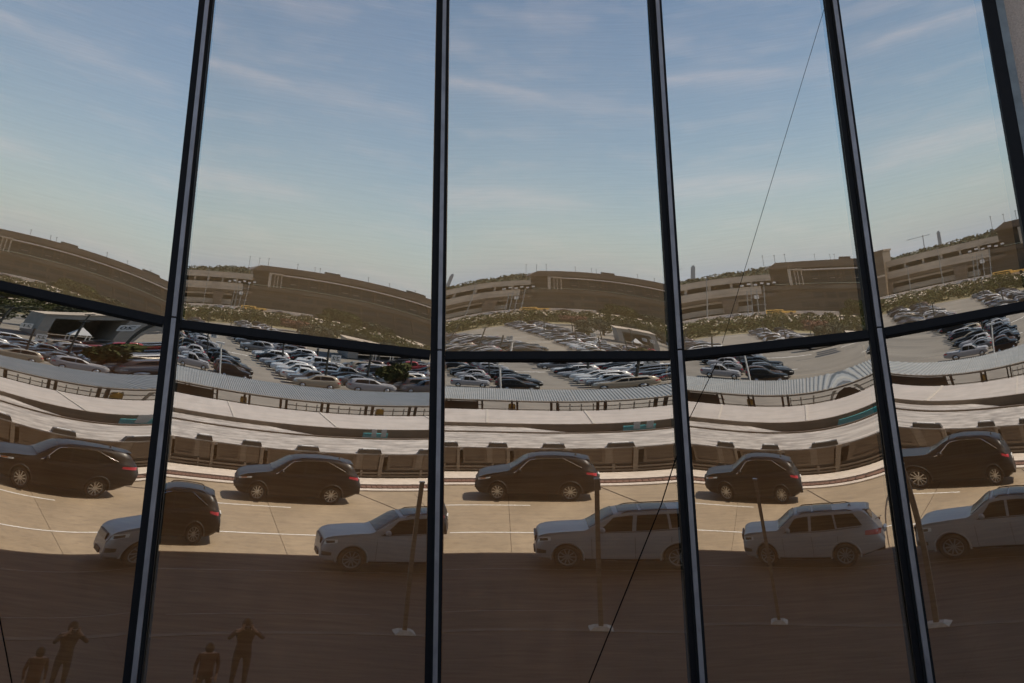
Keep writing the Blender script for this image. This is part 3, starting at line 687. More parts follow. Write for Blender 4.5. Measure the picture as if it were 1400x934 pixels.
# ------------------------------------------------------------------ canopy A: walkway shelter behind the far kerb
cA = thing('walkway_shelter', (0, -37.8, ZL-.22), label='long flat roofed walkway shelter with brown panelled front behind the kerb', cat='shelter')
MB().box(-40, 45, -2.25, 2.28, 2.80, 2.93).build('roof', 'roofA', cA)
MB().box(-40, 45, -2.42, -2.26, 2.78, 2.99).build('gutter', 'fascia', cA)
BAY = 2.5
pm = MB()
def bay_meshes():
    plain = MB().box(.0, .62, 0, .06, -.70, -.03).mesh('panel', 'fascia')
    fr = MB(); fr.box(1.0, 2.2, 0, .06, -.12, -.03); fr.box(1.0, 2.2, 0, .06, -.70, -.60); fr.box(1.0, 1.12, 0, .06, -.60, -.12); fr.box(2.08, 2.2, 0, .06, -.60, -.12); fr.box(1.12, 2.08, -.05, 0, -.60, -.12)
    for k in range(3): fr.box(1.12, 2.08, 0, .02, -.50+k*.14, -.46+k*.14)
    post = MB().box(.66, .82, -.02, .10, -1.3, -.01).mesh('post', 'fascia2')
    brace = MB(); brace.quad((2.27, .03, -.70), (2.44, .03, -.03), (2.5, .03, -.03), (2.34, .03, -.70)); brace.box(2.21, 2.5, 0, .02, -.70, -.04)
    rail = MB()
    for z in (-.86, -1.0, -1.16): rail.box(0, BAY, .0, .06, z-.035, z+.035)
    rail.box(-.05, .05, -.02, .08, -1.3, -.72)
    pale = MB().box(0, BAY-.5, .08, .12, -1.235, -1.205)
    back = MB().box(0, BAY, -.12, -.06, -1.42, -.72)
    return plain, fr.mesh('recessed_panel', 'fascia'), post, brace.mesh('brace', 'fascia2'), rail.mesh('rail', 'fascia2'), pale.mesh('pale_rail', 'white'), back.mesh('backboard', 'dark')
BM = bay_meshes()
for k in range(-7, 9):
    ox = -.02+.05+k*BAY
    for me in BM: link(me.name.split('.')[0], me, cA, (ox-.3, 2.30, 2.93))
def roof_light(loc, lab):
    t = thing('roof_light', loc, label=lab, cat='light', group='lights along the shelter roof edge')
    b = MB(); b.grid([[(-.48, -.2, 0), (.48, -.2, 0)], [(-.42, -.16, .17), (.42, -.16, .17)], [(-.42, .16, .17), (.42, .16, .17)], [(-.48, .2, 0), (.48, .2, 0)]])
    b.quad((-.48, -.2, 0), (-.42, -.16, .17), (-.42, .16, .17), (-.48, .2, 0)); b.quad((.48, -.2, 0), (.42, -.16, .17), (.42, .16, .17), (.48, .2, 0)); b.build('housing', 'dark', t)
    MB().box(-.30, .26, -.05, .14, .172, .215).build('lens', 'white', t); return t
rl = roof_light((-.02-3*BAY, -35.75, 1.21), 'first dark roof light from the left with pale lens on the shelter roof edge')
for k in range(-2, 5): copy_tree(rl, (-.02+k*BAY, -35.75, 1.21), label='%s dark roof light from the left with pale lens on the shelter roof edge' % ORD[k+3])
# second pale slab behind, ending left of the open yard
sl = thing('roof_slab', (0, -41.1, 1.15), label='narrow weathered pale roof slab tucked behind the shelter, cut off at an angle', cat='roof')
m_ = MB(); m_.v = [(-40, -.75, 0), (3.2, -.75, 0), (1.35, .75, 0), (-40, .75, 0), (-40, -.75, .1), (3.2, -.75, .1), (1.35, .75, .1), (-40, .75, .1)]
m_.v = [(x, -y, z) for x, y, z in m_.v]
m_.f = [(0, 1, 2, 3), (4, 5, 6, 7), (0, 1, 5, 4), (1, 2, 6, 5), (2, 3, 7, 6), (3, 0, 4, 7)]; m_.build('slab', 'roofA', sl)
# teal kiosk panels under canopy B
t = thing('kiosk', (5.9, -41.5, ZL+.10), label='teal and white kiosk board standing under the smooth pale canopy', cat='kiosk')
MB().box(-.45, .62, 0, .1, 2.35, 2.72).build('teal_panel', 'teal', t)
for x in (.0, .42): MB().box(x-.10, x+.12, .101, .12, 2.55, 2.93).build('white_panel', 'white', t)
MB().box(-.2, .55, -.02, .0, 0, 2.35).build('leg', 'dark', t)
# canopy B
cB = thing('smooth_canopy', (0, -45.5, ZL-.30), label='wide smooth pale roofed canopy between the shelter and the corrugated roof', cat='canopy')
for k in range(-8, 9):
    pn = MB().box(4.43+k*5.0-5.0+.02, 4.43+k*5.0-.02, -3.5, 3.45, 3.12, 3.22); pn.v = [(x, y, z-(.20 if y < 0 else 0)) for x, y, z in pn.v]; pn.build('roof_panel', 'roofB', cB)
    pn = MB().box(4.43+k*5.0-.05, 4.43+k*5.0+.05, -3.5, 3.45, 3.205, 3.25); pn.v = [(x, y, z-(.20 if y < 0 else 0)) for x, y, z in pn.v]; pn.build('roof_seam', 'plate', cB)
MB().box(-42, 47, 3.452, 3.60, 2.86, 3.24).build('fascia', 'fascia2', cB)
MB().box(-42, 47, 3.25, 3.45, 2.72, 2.90).build('gutter', 'fascia', cB)
for k in range(-8, 9):
    MB().box(k*5.2+2.3, k*5.2+2.5, 1.0, 1.2, 0, 3.1).build('column', 'dark', cB)
MB().box(-42, 47, -3.2, -3.0, 0, 2.2).build('back_screen', 'dark', cB)
# canopy C (corrugated)
cC = thing('corrugated_canopy', (0, -59.2, ZL-.22), label='long canopy with grey corrugated steel roof in front of the parking lot', cat='canopy')
def corr(w_, y0, y1, z0, z1, pitch=.1375):
    n = int(w_/pitch)*4; P0 = []; P1 = []
    for i in range(n+1):
        x = w_*i/n; h = (0, .05, .05, 0)[i % 4]
        P0.append((x, y0, z0+h)); P1.append((x, y1, z1+h))
    return MB().grid([P0, P1])
cm = corr(2.20, -3.3, 3.2, 2.76, 2.68).mesh('roof_sheet', 'roofC')
for k in range(-16, 20): link('roof_sheet', cm, cC, (3.34+k*2.22-1.11, 0, 0))
MB().box(-40, 54, 3.14, 3.26, 2.58, 2.66).build('eaves_beam', 'fascia2', cC)
MB().box(-40, 54, 2.9, 3.0, 2.02, 2.05).build('rail', 'dark', cC)
pp = MB().box(-.20, -.07, -.1, .1, 0, 2.6); pp.box(.12, .25, -.1, .1, 0, 2.6); ppm = pp.mesh('post_pair', 'dark')
wr = MB()
for k in range(4): wr.tube((k*.55, 0, 0), (k*.55, 0, 2.3), .03, 6)
wr.box(0, 2.2, -.02, .02, 2.1, 2.16); wrm = wr.mesh('white_railing', 'white')
for k in range(-14, 18):
    link('post_pair', ppm, cC, (3.34+k*2.22, 2.6, 0))
    if 0 <= k < 12 or k < -2: link('white_railing', wrm, cC, (3.34+k*2.22+.3, 1.7, 0))
MB().box(-40, -1.2, 2.2, 2.5, 0, 2.42).build('screen_wall', 'dark', cC)
def bollard(x, y, lab):
    t = thing('bollard', (x, y, ZL), label=lab, cat='bollard', group='yellow bollards under the corrugated canopy')
    b = MB().lathe([(.22, 0), (.22, 1.9), (.19, 2.0), (.001, 2.04)], n=14, axis='z'); b.build('post', 'yellow', t, True)
    MB().lathe([(.228, 1.5), (.228, 1.7)], n=14, axis='z').build('band', 'white', t, True)
bollard(1.0, -57.6, 'fat yellow bollard beside the second post pair under the corrugated roof'); bollard(8.5, -57.6, 'yellow bollard at the right hand posts under the corrugated roof')
t = thing('parked_lorry', (14.5, -60.5, ZL), label='low dark flatbed trailer parked behind the canopies', cat='trailer')
MB().box(-2.2, 2.2, -1, 1, .7, 1.2).build('bed', 'dark', t)

# ------------------------------------------------------------------ parking lot
base_kinds = {
 'sedan': Car(4.6, [(0, .55), (.1, .72), (.5, .84), (1.3, .95), (1.55, 1.05), (2.1, 1.36), (2.6, 1.45), (3.2, 1.43), (3.6, 1.28), (4.0, 1.08), (4.5, 1.02), (4.6, .7)],
    [(0, .5), (.2, .7), (1.2, .88), (3, .93), (4.3, .96), (4.6, .66)], [(0, .3), (.4, .2), (4.2, .22), (4.6, .36)],
    [(0, .62), (.2, .82), (.6, .9), (4.1, .9), (4.6, .74)], [(0, .95), (1.2, .9), (2.2, .72), (3.3, .72), (4.1, .9), (4.6, .95)], (.9, 3.6), .32, 1.4, 2.2, 3.2, 4.0),
 'suv': suv,
 'pickup': Car(5.4, [(0, .8), (.1, 1.05), (.6, 1.12), (1.4, 1.18), (1.6, 1.3), (2.1, 1.72), (2.5, 1.84), (3.3, 1.84), (3.5, 1.7), (3.62, 1.16), (5.3, 1.14), (5.4, .9)],
    [(0, .7), (.2, .98), (1.4, 1.08), (3.5, 1.12), (5.3, 1.10), (5.4, .8)], [(0, .45), (.4, .34), (5.0, .36), (5.4, .5)],
    [(0, .8), (.2, .95), (5.2, .95), (5.4, .9)], [(0, .95), (1.4, .9), (2.2, .76), (3.5, .78), (3.7, .97), (5.4, .97)], (.95, 4.3), .39, 1.5, 2.25, 3.3, 3.6)}
paints = {'white': (.66, .64, .61), 'black': (.02, .02, .022), 'silver': (.45, .46, .47), 'grey': (.12, .12, .125), 'red': (.35, .03, .03), 'navy': (.03, .04, .08), 'tan': (.34, .28, .2), 'bronze': (.10, .06, .04)}
for k, v in paints.items():
    if k not in ('black', 'silver'): MT['p_'+k] = mat(k+'_car_paint', v, .3, var=.02, coat=.5, metal=.1)
MT['p_black'] = MT['black']; MT['p_silver'] = MT['silver']
lot_proto = {}
far_bodies = {}
for kn, car in base_kinds.items():
    g = MB(); W_ = max(v for _, v in car.wid)
    r1 = car.r1
    if kn == 'pickup': car.side_panel(g, (1.75, 2.2, 2.6, 2.6), .012, 5, 2); car.side_panel(g, (2.68, 2.66, 3.42, 3.36), .012, 5, 2)
    elif kn == 'suv': car.side_panel(g, (1.65, 2.15, 2.6, 2.6), .012, 5, 2); car.side_panel(g, (2.66, 2.68, 4.0, 3.75), .012, 5, 2)
    else: car.side_panel(g, (1.7, 2.2, 2.55, 2.55), .012, 5, 2); car.side_panel(g, (2.62, 2.62, 3.6, 3.3), .012, 5, 2)
    car.top_panel(g, car.cowl+.05, car.r0-.05, -.9, .9, .02, 3, 4); car.top_panel(g, car.r1+.08, car.tail-.12, -.85, .85, .02, 3, 4)
    gm = g.mesh('windows', 'carglass', True)
    wm = MB().lathe([(.001, -.1), (car.R, -.1), (car.R, .1), (car.R*.64, .105), (.001, .06)], n=14).mesh('wheel', 'tyre', True)
    rm = MB().lathe([(.001, .112), (car.R*.6, .108), (car.R*.62, .08)], n=10).mesh('rim', 'rim', True)
    lm_ = MB(); car.side_patch(lm_, .08, .4, (car.sec(.2)[6][1]-.04,)*2, (car.sec(.2)[6][1]+.03,)*2, .012, 2, 1)
    lmm = lm_.mesh('headlight', 'lamp'); tm_ = MB(); car.side_patch(tm_, car.L-.35, car.L-.08, (car.sec(car.L-.2)[5][1],)*2, (car.sec(car.L-.2)[6][1]+.05,)*2, .012, 2, 1); tmm = tm_.mesh('taillight', 'red')
    bod = car.body('body', 'silver', 22, False)
    for pk in paints:
        b2 = bod.copy(); b2.materials[0] = MT['p_'+pk]; far_bodies[kn, pk] = b2
    lot_proto[kn] = (car, gm, wm, rm, lmm, tmm, W_)
def lot_car(kn, pk, x, y, rz, label, group='cars parked in the lot', full=True):
    car, gm, wm, rm, lmm, tmm, W_ = lot_proto[kn]
    sc_ = .68
    t = thing({'sedan': 'parked_sedan', 'suv': 'parked_suv', 'pickup': 'pickup_truck'}[kn], (x, y, ZL), rz, label=label, cat={'sedan': 'car', 'suv': 'car', 'pickup': 'pickup'}[kn], group=group)
    t.scale = (sc_,)*3
    o = Vector((-car.L/2, 0, 0)); link('body', far_bodies[kn, pk], t, o); link('windows', gm, t, o)
    if full:
        link('headlights', lmm, t, o); link('taillights', tmm, t, o)
    for wx in car.wheels:
        for sd in (1, -1):
            wo_ = link('wheel', wm, t, (wx-car.L/2, sd*(W_-.1), car.R), pi if sd < 0 else 0)
            if full: link('rim', rm, wo_)
    return t
rnd = random.Random(11)
pk_w = ['white']*4+['black']*8+['silver']*4+['grey']*7+['navy', 'tan', 'bronze', 'bronze']
kinds_w = ['sedan']*5+['suv']*5+['pickup']
words = {'sedan': 'saloon', 'suv': 'SUV', 'pickup': 'pickup'}
def row_word(d): return 'nearest' if d < 95 else 'second' if d < 108 else 'middle' if d < 128 else 'rearmost'
NTH = ORD+['thirteenth', 'fourteenth', 'fifteenth', 'sixteenth', 'seventeenth', 'eighteenth', 'nineteenth', 'twentieth']+['twenty '+o for o in ORD[:9]]+['thirtieth']+['thirty '+o for o in ORD[:9]]+['fortieth']+['forty '+o for o in ORD[:9]]+['fiftieth']*9
def place_col(fx, name, faceleft, d0=84.5, d1=166, step=2.0, gap=.10, skip=()):
    d_ = d0; i = 0
    while d_ < d1:
        if rnd.random() > gap and i not in skip:
            kn = rnd.choice(kinds_w); pk = rnd.choice(pk_w)
            lot_car(kn, pk, fx(d_)+rnd.uniform(-.25, .25), -d_, (0 if faceleft else pi)+rnd.uniform(-.03, .03)+rnd.choice((0, 0, 0, pi)),
                    '%s %s parked in the %s, %s from the front' % (pk, words[kn], name, NTH[i]), full=d_ < 120)
        d_ += step+rnd.uniform(-.1, .15); i += 1
RB = lambda d: 6.5-.095*(d-86)
LB = lambda d: 3.9-.15*(d-86)
place_col(lambda d: RB(d)+1.7, 'column right of the aisle', True)
place_col(lambda d: RB(d)+5.3, 'second column right of the aisle', False)
place_col(lambda d: LB(d)-1.7, 'column left of the aisle', False, d0=86.5)
place_col(lambda d: LB(d)-5.3, 'second column left of the aisle', True, d0=88.5)
place_col(lambda d: RB(d)+8.9, 'third column right of the aisle', True, d1=104)
place_col(lambda d: LB(d)-20.2, 'outermost left column', True, d0=90, step=2.1)
place_col(lambda d: LB(d)-16.5, 'left edge column', False, d0=85, step=3.3)
place_col(lambda d: RB(d)+13.0, 'column before the portal building', True, d0=85, d1=108, step=2.5)
place_col(lambda d: RB(d)+16.6, 'right edge column', False, d0=85, d1=108, step=2.5)
place_col(lambda d: RB(d)+9.2, 'near third right column', False, d0=86, d1=102)
place_col(lambda d: 26+0*d, 'column past the portal building', True, d0=118, d1=150, step=3.3)
lot_car('pickup', 'silver', -2.2, -84.6, pi, 'silver pickup at the front of the left column beside the canopy'); lot_car('suv', 'black', 1.9, -83.2, pi, 'black SUV jutting into the aisle beside the silver pickup')
lot_car('suv', 'bronze', 1.6, -85.5, pi, 'bronze SUV behind the black one at the aisle mouth')
lot_car('pickup', 'red', 17.0, -102.5, 0, 'bright red pickup near the portal building'); lot_car('sedan', 'red', -1.6, -93.6, pi, 'red saloon showing its nose in the left column')
lot = [o for o in bpy.data.objects if o.name == 'parking_lot'][0]
for a, b, c, d in ((0.6, -104, 4.6, -103.7), (-1.6, -118, 2.2, -117.7), (-5, -132, -1, -131.7), (0, -92.2, 4.0, -91.9)):
    MB().box(a, c, min(b, d), max(b, d), ZL+.002, ZL+.006).build('bay_marking', 'paint', lot)
for d_ in [86+2.12*q for q in range(36)]:
    MB().box(RB(d_)-.05, RB(d_)+7.6, -d_-1.25, -d_-1.17, ZL+.002, ZL+.006).build('bay_marking', 'paint', lot)
# lamp standards in the lot
def lamp_post(x, y, h, lab, grp='lamp posts standing in the lot'):
    t = thing('lamp_post', (x, y, ZL), label=lab, cat='lamp post', group=grp)
    MB().tube((0, 0, 0), (0, 0, h), .09, 8, .06).build('pole', 'dark', t); MB().box(-.28, .28, -.12, .12, h, h+.12).build('lamp_head', 'dark', t)
for i, (x, y, h) in enumerate([(4.6, -128, 4.4), (8.3, -122, 4.4), (11.5, -112, 4.4), (15.2, -106, 4.2), (-2.4, -104, 4.2), (-5.9, -128, 4.4), (20, -100, 4.4), (1.7, -150, 4.5), (7.4, -100, 4.0), (12.6, -92, 4.2)]):
    lamp_post(x, y, h, 'thin dark lamp post between the parked cars, '+('right of the open aisle, nearest but three', 'beside the back to back column', 'left of the portal building', 'against the portal building', 'first in the left column', 'deep in the left column', 'near the red pickup', 'at the far end of the aisle', 'at the near right column', 'near the 22 sign')[i])
t = thing('small_lamp', (.5, -81.0, ZL), label='short pale post with a white lamp at the lot edge behind the corrugated roof', cat='lamp post')
MB().tube((0, 0, 0), (0, 0, 2.9), .07, 6).build('pole', 'white', t); MB().box(-.5, .3, -.15, .15, 2.8, 2.95).build('lamp_head', 'white', t)
# row number signs (mirror-read in the reflection)
def text_mesh(s, size):
    cu = bpy.data.curves.new('txt', 'FONT'); cu.body = s; cu.size = size; cu.align_x = 'CENTER'; cu.align_y = 'CENTER'; cu.extrude = .01
    o = bpy.data.objects.new('txt', cu); COL.objects.link(o); dg = bpy.context.evaluated_depsgraph_get(); dg.update()
    me = bpy.data.meshes.new_from_object(o.evaluated_get(dg)); bpy.data.objects.remove(o); me.materials.clear(); me.materials.append(MT['plastic']); return me
def row_sign(x, y, h, plates, lab):
    t = thing('row_sign', (x, y, ZL), label=lab, cat='sign', group='numbered row signs in the lot')
    MB().tube((0, 0, 0), (0, 0, h), .07, 6).build('pole', 'dark', t)
    for dx, dz, tx in plates:
        b = MB().box(dx-.30, dx+.30, .08, .12, h+dz-.32, h+dz+.32).build('sign_plate', 'white', t)
        me = text_mesh(tx, .48); o = link('sign_number', me, b, (dx, .135, h+dz)); o.rotation_euler = (radians(90), 0, pi)
row_sign(8.9, -84.5, 3.6, ((.5, -.9, '22'), (-.5, .2, '21')), 'white square row sign reading 22 at the front of the right hand columns')
row_sign(-.4, -91.0, 3.2, ((.6, -.6, '25'),), 'white square row sign reading 25 in the left columns')
row_sign(16.5, -99, 3.6, ((.5, -.5, '19'), (-.5, -.5, '20')), 'pair of white square row signs near the red pickup')
# grey portal building
t = thing('portal_building', (17.0, -117.5, ZL+.1), label='flat roofed grey building with a wide dark opening at the right of the lot', cat='building')
MB().box(-4.0, 4.2, -4, 2.5, 4.25, 5.2).build('roof_slab', 'portal', t); MB().box(-4.2, 4.4, -4.2, 2.7, 5.2, 5.32).build('roof_edge', 'garage', t)
for a, b in ((-4.0, -2.9), (3.0, 4.2)): MB().box(a, b, -4, 2.5, 0, 4.25).build('wall', 'portal', t)
MB().box(-2.9, 3.0, -4, -3.8, 0, 4.25).build('back_wall', 'fascia2', t)
t.scale = (.70, 1, .66)
t = thing('tent', (16.2, -110.5, ZL), label='small white peaked tent in front of the grey building', cat='tent')
mb = MB(); mb.v = [(-.9, -.9, 1.6), (.9, -.9, 1.6), (.9, .9, 1.6), (-.9, .9, 1.6), (0, 0, 2.9)]; mb.f = [(0, 1, 4), (1, 2, 4), (2, 3, 4), (3, 0, 4)]; mb.build('canopy', 'white', t); t.scale = (.75, .75, .75)
for x in (-.85, .85):
    for y in (-.85, .85): MB().tube((x, y, 0), (x, y, 1.62), .04, 6).build('leg', 'white', t)

# ------------------------------------------------------------------ vegetation
def leafy(name, blobs, n, size, m, parent=None, loc=None, seed=1):
    r = random.Random(seed); mb = MB()
    tot = sum(b[3]*b[4]*b[5] for b in blobs)
    for (cx, cy, cz, rx, ry, rz) in blobs:
        for _ in range(max(6, int(n*rx*ry*rz/tot))):
            u = r.uniform(-1, 1); a = r.uniform(0, 2*pi); q = r.uniform(.55, 1)**.6*sqrt(1-u*u)
            p = Vector((cx+rx*q*cos(a), cy+ry*q*sin(a), cz+rz*u*r.uniform(.6, 1)))
            d1 = Vector((r.gauss(0, 1), r.gauss(0, 1), r.gauss(0, 1))).normalized()*size*r.uniform(.6, 1.3)
            d2 = d1.cross(Vector((r.gauss(0, 1), r.gauss(0, 1), r.gauss(0, 1)))).normalized()*size*r.uniform(.4, .9)
            mb.quad(p-d1, p-d2, p+d1, p+d2)
    return mb.build(name, m, parent, False, loc)
hb = []; r = random.Random(5)
x = -60
while x < 75:
    for yy in (-171, -177, -183, -189):
        hb.append((x+r.uniform(-1, 1), yy+r.uniform(-2, 2), ZL+.9+(-171-yy)*.075, 1.7, 2.2, r.uniform(1.0, 1.7)))
    x += 2.4
tag(leafy('hedge_planting', hb, 60000, .22, 'leaf'), 'band of olive green shrubs between the lot and the far road', 'shrubs', kind='stuff')
sheet('verge', -60, 75, -192, -168, ZL+.006, 'earth')
def tree(x, y, z0, h, rx, m, lab, n=2600, name='tree', seed=3, size=.3, group=None):
    t = thing(name, (x, y, z0), label=lab, cat='tree', group=group)
    tr = MB().tube((0, 0, 0), (.1, 0, h*.5), .22, 8, .14); tr.tube((.1, 0, h*.4), (rx*.4, .3, h*.75), .1, 6, .05); tr.tube((.1, 0, h*.4), (-rx*.4, -.3, h*.75), .1, 6, .05); tr.build('trunk', 'bark', t)
    rr = random.Random(seed); bl = [(rr.uniform(-rx*.6, rx*.6), rr.uniform(-rx*.5, rx*.5), h*rr.uniform(.35, .85), rx*rr.uniform(.3, .5), rx*rr.uniform(.3, .5), h*rr.uniform(.13, .25)) for _ in range(11)]
    leafy('crown', bl, n, size, m, t, seed=seed); return t
tree(27, -221, ZL, 5.8, 6.5, 'leaf', 'broad olive green tree in front of the dark terminal', 5200, size=.34)
tree(36, -226, ZL, 4.2, 4, 'leafd', 'dark green tree right of the broad olive tree', 2400, seed=8)
tree(11.5, -160, ZL, 3.2, 3.6, 'leaf2', 'reddish brown shrubby tree at the back right of the lot', 2000, seed=5, size=.25)
tree(16.3, -84.2, ZL, 3.0, 1.3, 'leaf2', 'small red leaved tree at the lot edge behind the corrugated canopy', 900, seed=6, size=.14)
for i, (x, y, h, rx) in enumerate(((19.5, -86, 2.9, 1.7), (22.5, -90, 3.1, 2), (13.6, -88, 2.4, 1.2), (24.5, -130, 4, 3), (22, -152, 3.8, 3.5), (15.5, -156, 3.2, 2.8))):
    tree(x, y, ZL, h, rx, 'leafd' if i % 2 else 'leaf', 'low olive shrubby tree '+('right of the red leaved tree', 'at the lot edge, rightmost in the front', 'left of the red leaved tree', 'right of the portal building', 'at the back right corner of the lot', 'behind the portal building')[i], 1100, seed=20+i, size=.17, group='shrubby trees right of the lot')
for i, (x, y, h, rx) in enumerate(((10.5, -128, 3.6, 1.9), (13.5, -131, 4.3, 2.4), (17.5, -133, 4.6, 2.6), (21.5, -131, 4.2, 2.4), (9.8, -121, 2.6, 1.5))):
    tree(x, y, ZL, h, rx, 'leafd', '%s dark tree from the left in the row behind the portal building' % ORD[i], 1100, seed=40+i, size=.2, group='dark trees behind the portal building')
# distant wooded ridge
P = []
r = random.Random(2)
for j in range(7):
    row = []
    for i in range(121):
        x = -900+i*15; y = -700-j*90
        z = -2+(j/6)**.8*(24.5+2.2*sin(i*.21)+1.6*sin(i*.53+1))
        row.append((x, y, z))
    P.append(row)
struct(MB().grid(P).build('hills', 'leafd', None, True))
hb = []
for i in range(560):
    x = -330+660*r.random(); j = r.uniform(2.5, 6); ii = (x+900)/15
    z = -2+(j/6)**.8*(24.5+2.2*sin(ii*.21)+1.6*sin(ii*.53+1))
    hb.append((x, -700-j*90, z+1, r.uniform(5, 9), 6, r.uniform(2.0, 4.2)))
tag(leafy('far_woodland', hb, 26000, 1.5, 'leafd', seed=9), 'dark wooded ridge along the horizon', 'woodland', kind='stuff')
# distant tower, crane, masts
t = thing('office_tower', (-119, -1981, 0), label='slim pale tower on the horizon left of the masts', cat='tower')
MB().box(-3.2, 3.2, -3, 3, 0, 58).build('shaft', 'far', t); MB().box(-2, 2, -2, 2, 58, 61).build('top', 'far', t)
t = thing('tower_crane', (-146, -1960, 0), label='thin tower crane on the horizon beside the slim tower', cat='crane')
MB().box(-.7, .7, -1, 1, 0, 60).build('mast', 'far', t); MB().box(-30, 13, -1, 1, 57, 58.0).build('jib', 'far', t)

# ------------------------------------------------------------------ far road and garage
sheet('far_road', -140, 150, -236, -192, -.45, 'garage')
struct(MB().box(-140, 21, -228.5, -227.8, -.5, .75).build('road_parapet', 'kerb'))
gar = thing('elevated_roadway', (0, -245, 0), label='long two level concrete roadway with parapets and vee shaped piers', cat='bridge')
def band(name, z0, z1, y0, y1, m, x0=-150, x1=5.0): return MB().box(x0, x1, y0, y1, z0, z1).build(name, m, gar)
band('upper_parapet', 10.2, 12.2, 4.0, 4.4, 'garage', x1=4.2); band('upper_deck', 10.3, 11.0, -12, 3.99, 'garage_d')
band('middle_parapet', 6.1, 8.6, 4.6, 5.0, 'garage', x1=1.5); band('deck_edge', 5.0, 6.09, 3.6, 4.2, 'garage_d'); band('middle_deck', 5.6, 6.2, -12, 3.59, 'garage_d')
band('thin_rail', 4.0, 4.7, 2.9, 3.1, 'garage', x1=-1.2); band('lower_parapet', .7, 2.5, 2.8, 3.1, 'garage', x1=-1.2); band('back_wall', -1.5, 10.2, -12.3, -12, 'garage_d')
pm_ = MB(); pm_.v = [(-1.0, 0, 0), (1.0, 0, 0), (1.0, 1.4, 0), (-1.0, 1.4, 0), (-1.7, 0, 6.6), (1.7, 0, 6.6), (1.7, 1.4, 6.6), (-1.7, 1.4, 6.6)]; pm_.f = [(0, 1, 2, 3), (4, 5, 6, 7), (0, 1, 5, 4), (1, 2, 6, 5), (2, 3, 7, 6), (3, 0, 4, 7)]
pmm = pm_.mesh('pier', 'garage_d')
for k in range(-8, 1): link('pier', pmm, gar, (-5.4+k*17.6+(5.4 if k == 0 else 0)-(5.4 if k == 0 else 0), 4.3, ZL))
cmm = MB().box(-.25, .25, -.2, .2, 8.6, 10.3).mesh('column', 'garage')
for k in range(-30, 1): link('column', cmm, gar, (k*4.4-.5, 3.6, 0))
rc = random.Random(4)
_pos = ['at the far left end', 'second from the far left', 'third from the far left', 'above the third pier from the left', 'left of the dark block pier', 'past the fourth pier', 'left of the middle masts', 'above the middle pier',
        'right of the middle pier', 'left of the tall lamp mast', 'behind the tall lamp mast', 'between two lamp masts', 'left of the last vee pier', 'above the last vee pier', 'beside the sign gantry', 'nearest the terminal corner']
car_lab = ['car on the middle deck of the roadway, '+p for p in _pos]
for k in range(16):
    x = -62+k*4.1+rc.uniform(-1, 1)
    t = lot_car(rc.choice(('sedan', 'suv')), rc.choice(('white', 'silver', 'grey', 'black', 'bronze')), x, -243, rc.choice((0, pi)), 'car crossing the middle deck of the elevated roadway', 'cars on the elevated roadway', False); t.location.z = 6.9; t['label'] = car_lab[k]
for i, (x, pk) in enumerate(((-4.6, 'silver'), (-1.6, 'white'), (-21, 'white'), (12, 'bronze'))):
    t = lot_car(('suv', 'sedan')[i % 2], pk, x, -226.5, 0, ['silver SUV on the far road beside the white saloon', 'white saloon next to the masts on the far road', 'white SUV far left on the far road', 'bronze saloon right of the yellow van'][i], 'cars on the far road'); t.location.z = -.42
t = thing('yellow_van', (3.9, -226.2, -.2), label='long low yellow vehicle on the far road below the terminal corner', cat='van')
MB().box(-2.2, 1.9, -.8, .8, .4, 1.5).build('body', 'yellow', t); MB().box(-1.9, 1.4, -.82, .82, 1.0, 1.3).build('windows', 'carglass', t); MB().box(1.9, 4.8, -.7, .7, .5, 1.05).build('trailer', 'yellow', t)
for x in (-1.4, 1.2, 3.6): MB().lathe([(.001, -.85), (.4, -.85), (.4, .85), (.001, .85)], (x, 0, .4), 12).build('wheel', 'tyre', t)
def mast(x, y, z0, z1, lab, m='grey', rad=.12):
    t = thing('light_mast', (x, y, z0), label=lab, cat='mast', group='thin masts around the terminal'); MB().tube((0, 0, 0), (0, 0, z1-z0), rad, 6, rad*.7).build('pole', m, t); MB().box(-rad*3, rad*3, -.1, .1, z1-z0, z1-z0+.15).build('lamp_head', m, t)
for i, (x, z1) in enumerate(((-9.5, 12.5), (-17, 9), (-26, 12.5), (-38, 12.5), (-52, 12.5))): mast(x, -235, ZL, z1, '%s lamp mast left of the gantry, in front of the elevated roadway' % ORD[i])
for i, (x, z1) in enumerate(((3.0, 18.6), (6.2, 18.4), (9.2, 18.6), (18.6, 17.9), (24, 17.6), (25.6, 17.5), (40, 17.6), (46, 17.2), (53, 17.2), (66, 17.0))): mast(x, -262, 8, z1, '%s thin mast from the roof corner rising above the terminal roof' % ORD[i], 'dark', .07)
t = thing('sign_gantry', (.2, -208, ZL), label='lattice of tall slim poles carrying small signs beside the far road', cat='gantry')
for x, dx, h in ((-1.8, .6, 9.4), (-.9, .5, 9.8), (.2, .5, 9.6), (1.4, .9, 10.6)): MB().tube((x, 0, 0), (x+dx, 0, h), .10, 6).build('pole', 'grey', t)
for z in (5.2, 7.4, 9.0): MB().tube((-1.5, 0, z), (2.2, 0, z), .07, 6).build('crossbar', 'grey', t)
MB().box(.0, .9, -.05, .05, 6.9, 7.9).build('sign_plate', 'white', t)

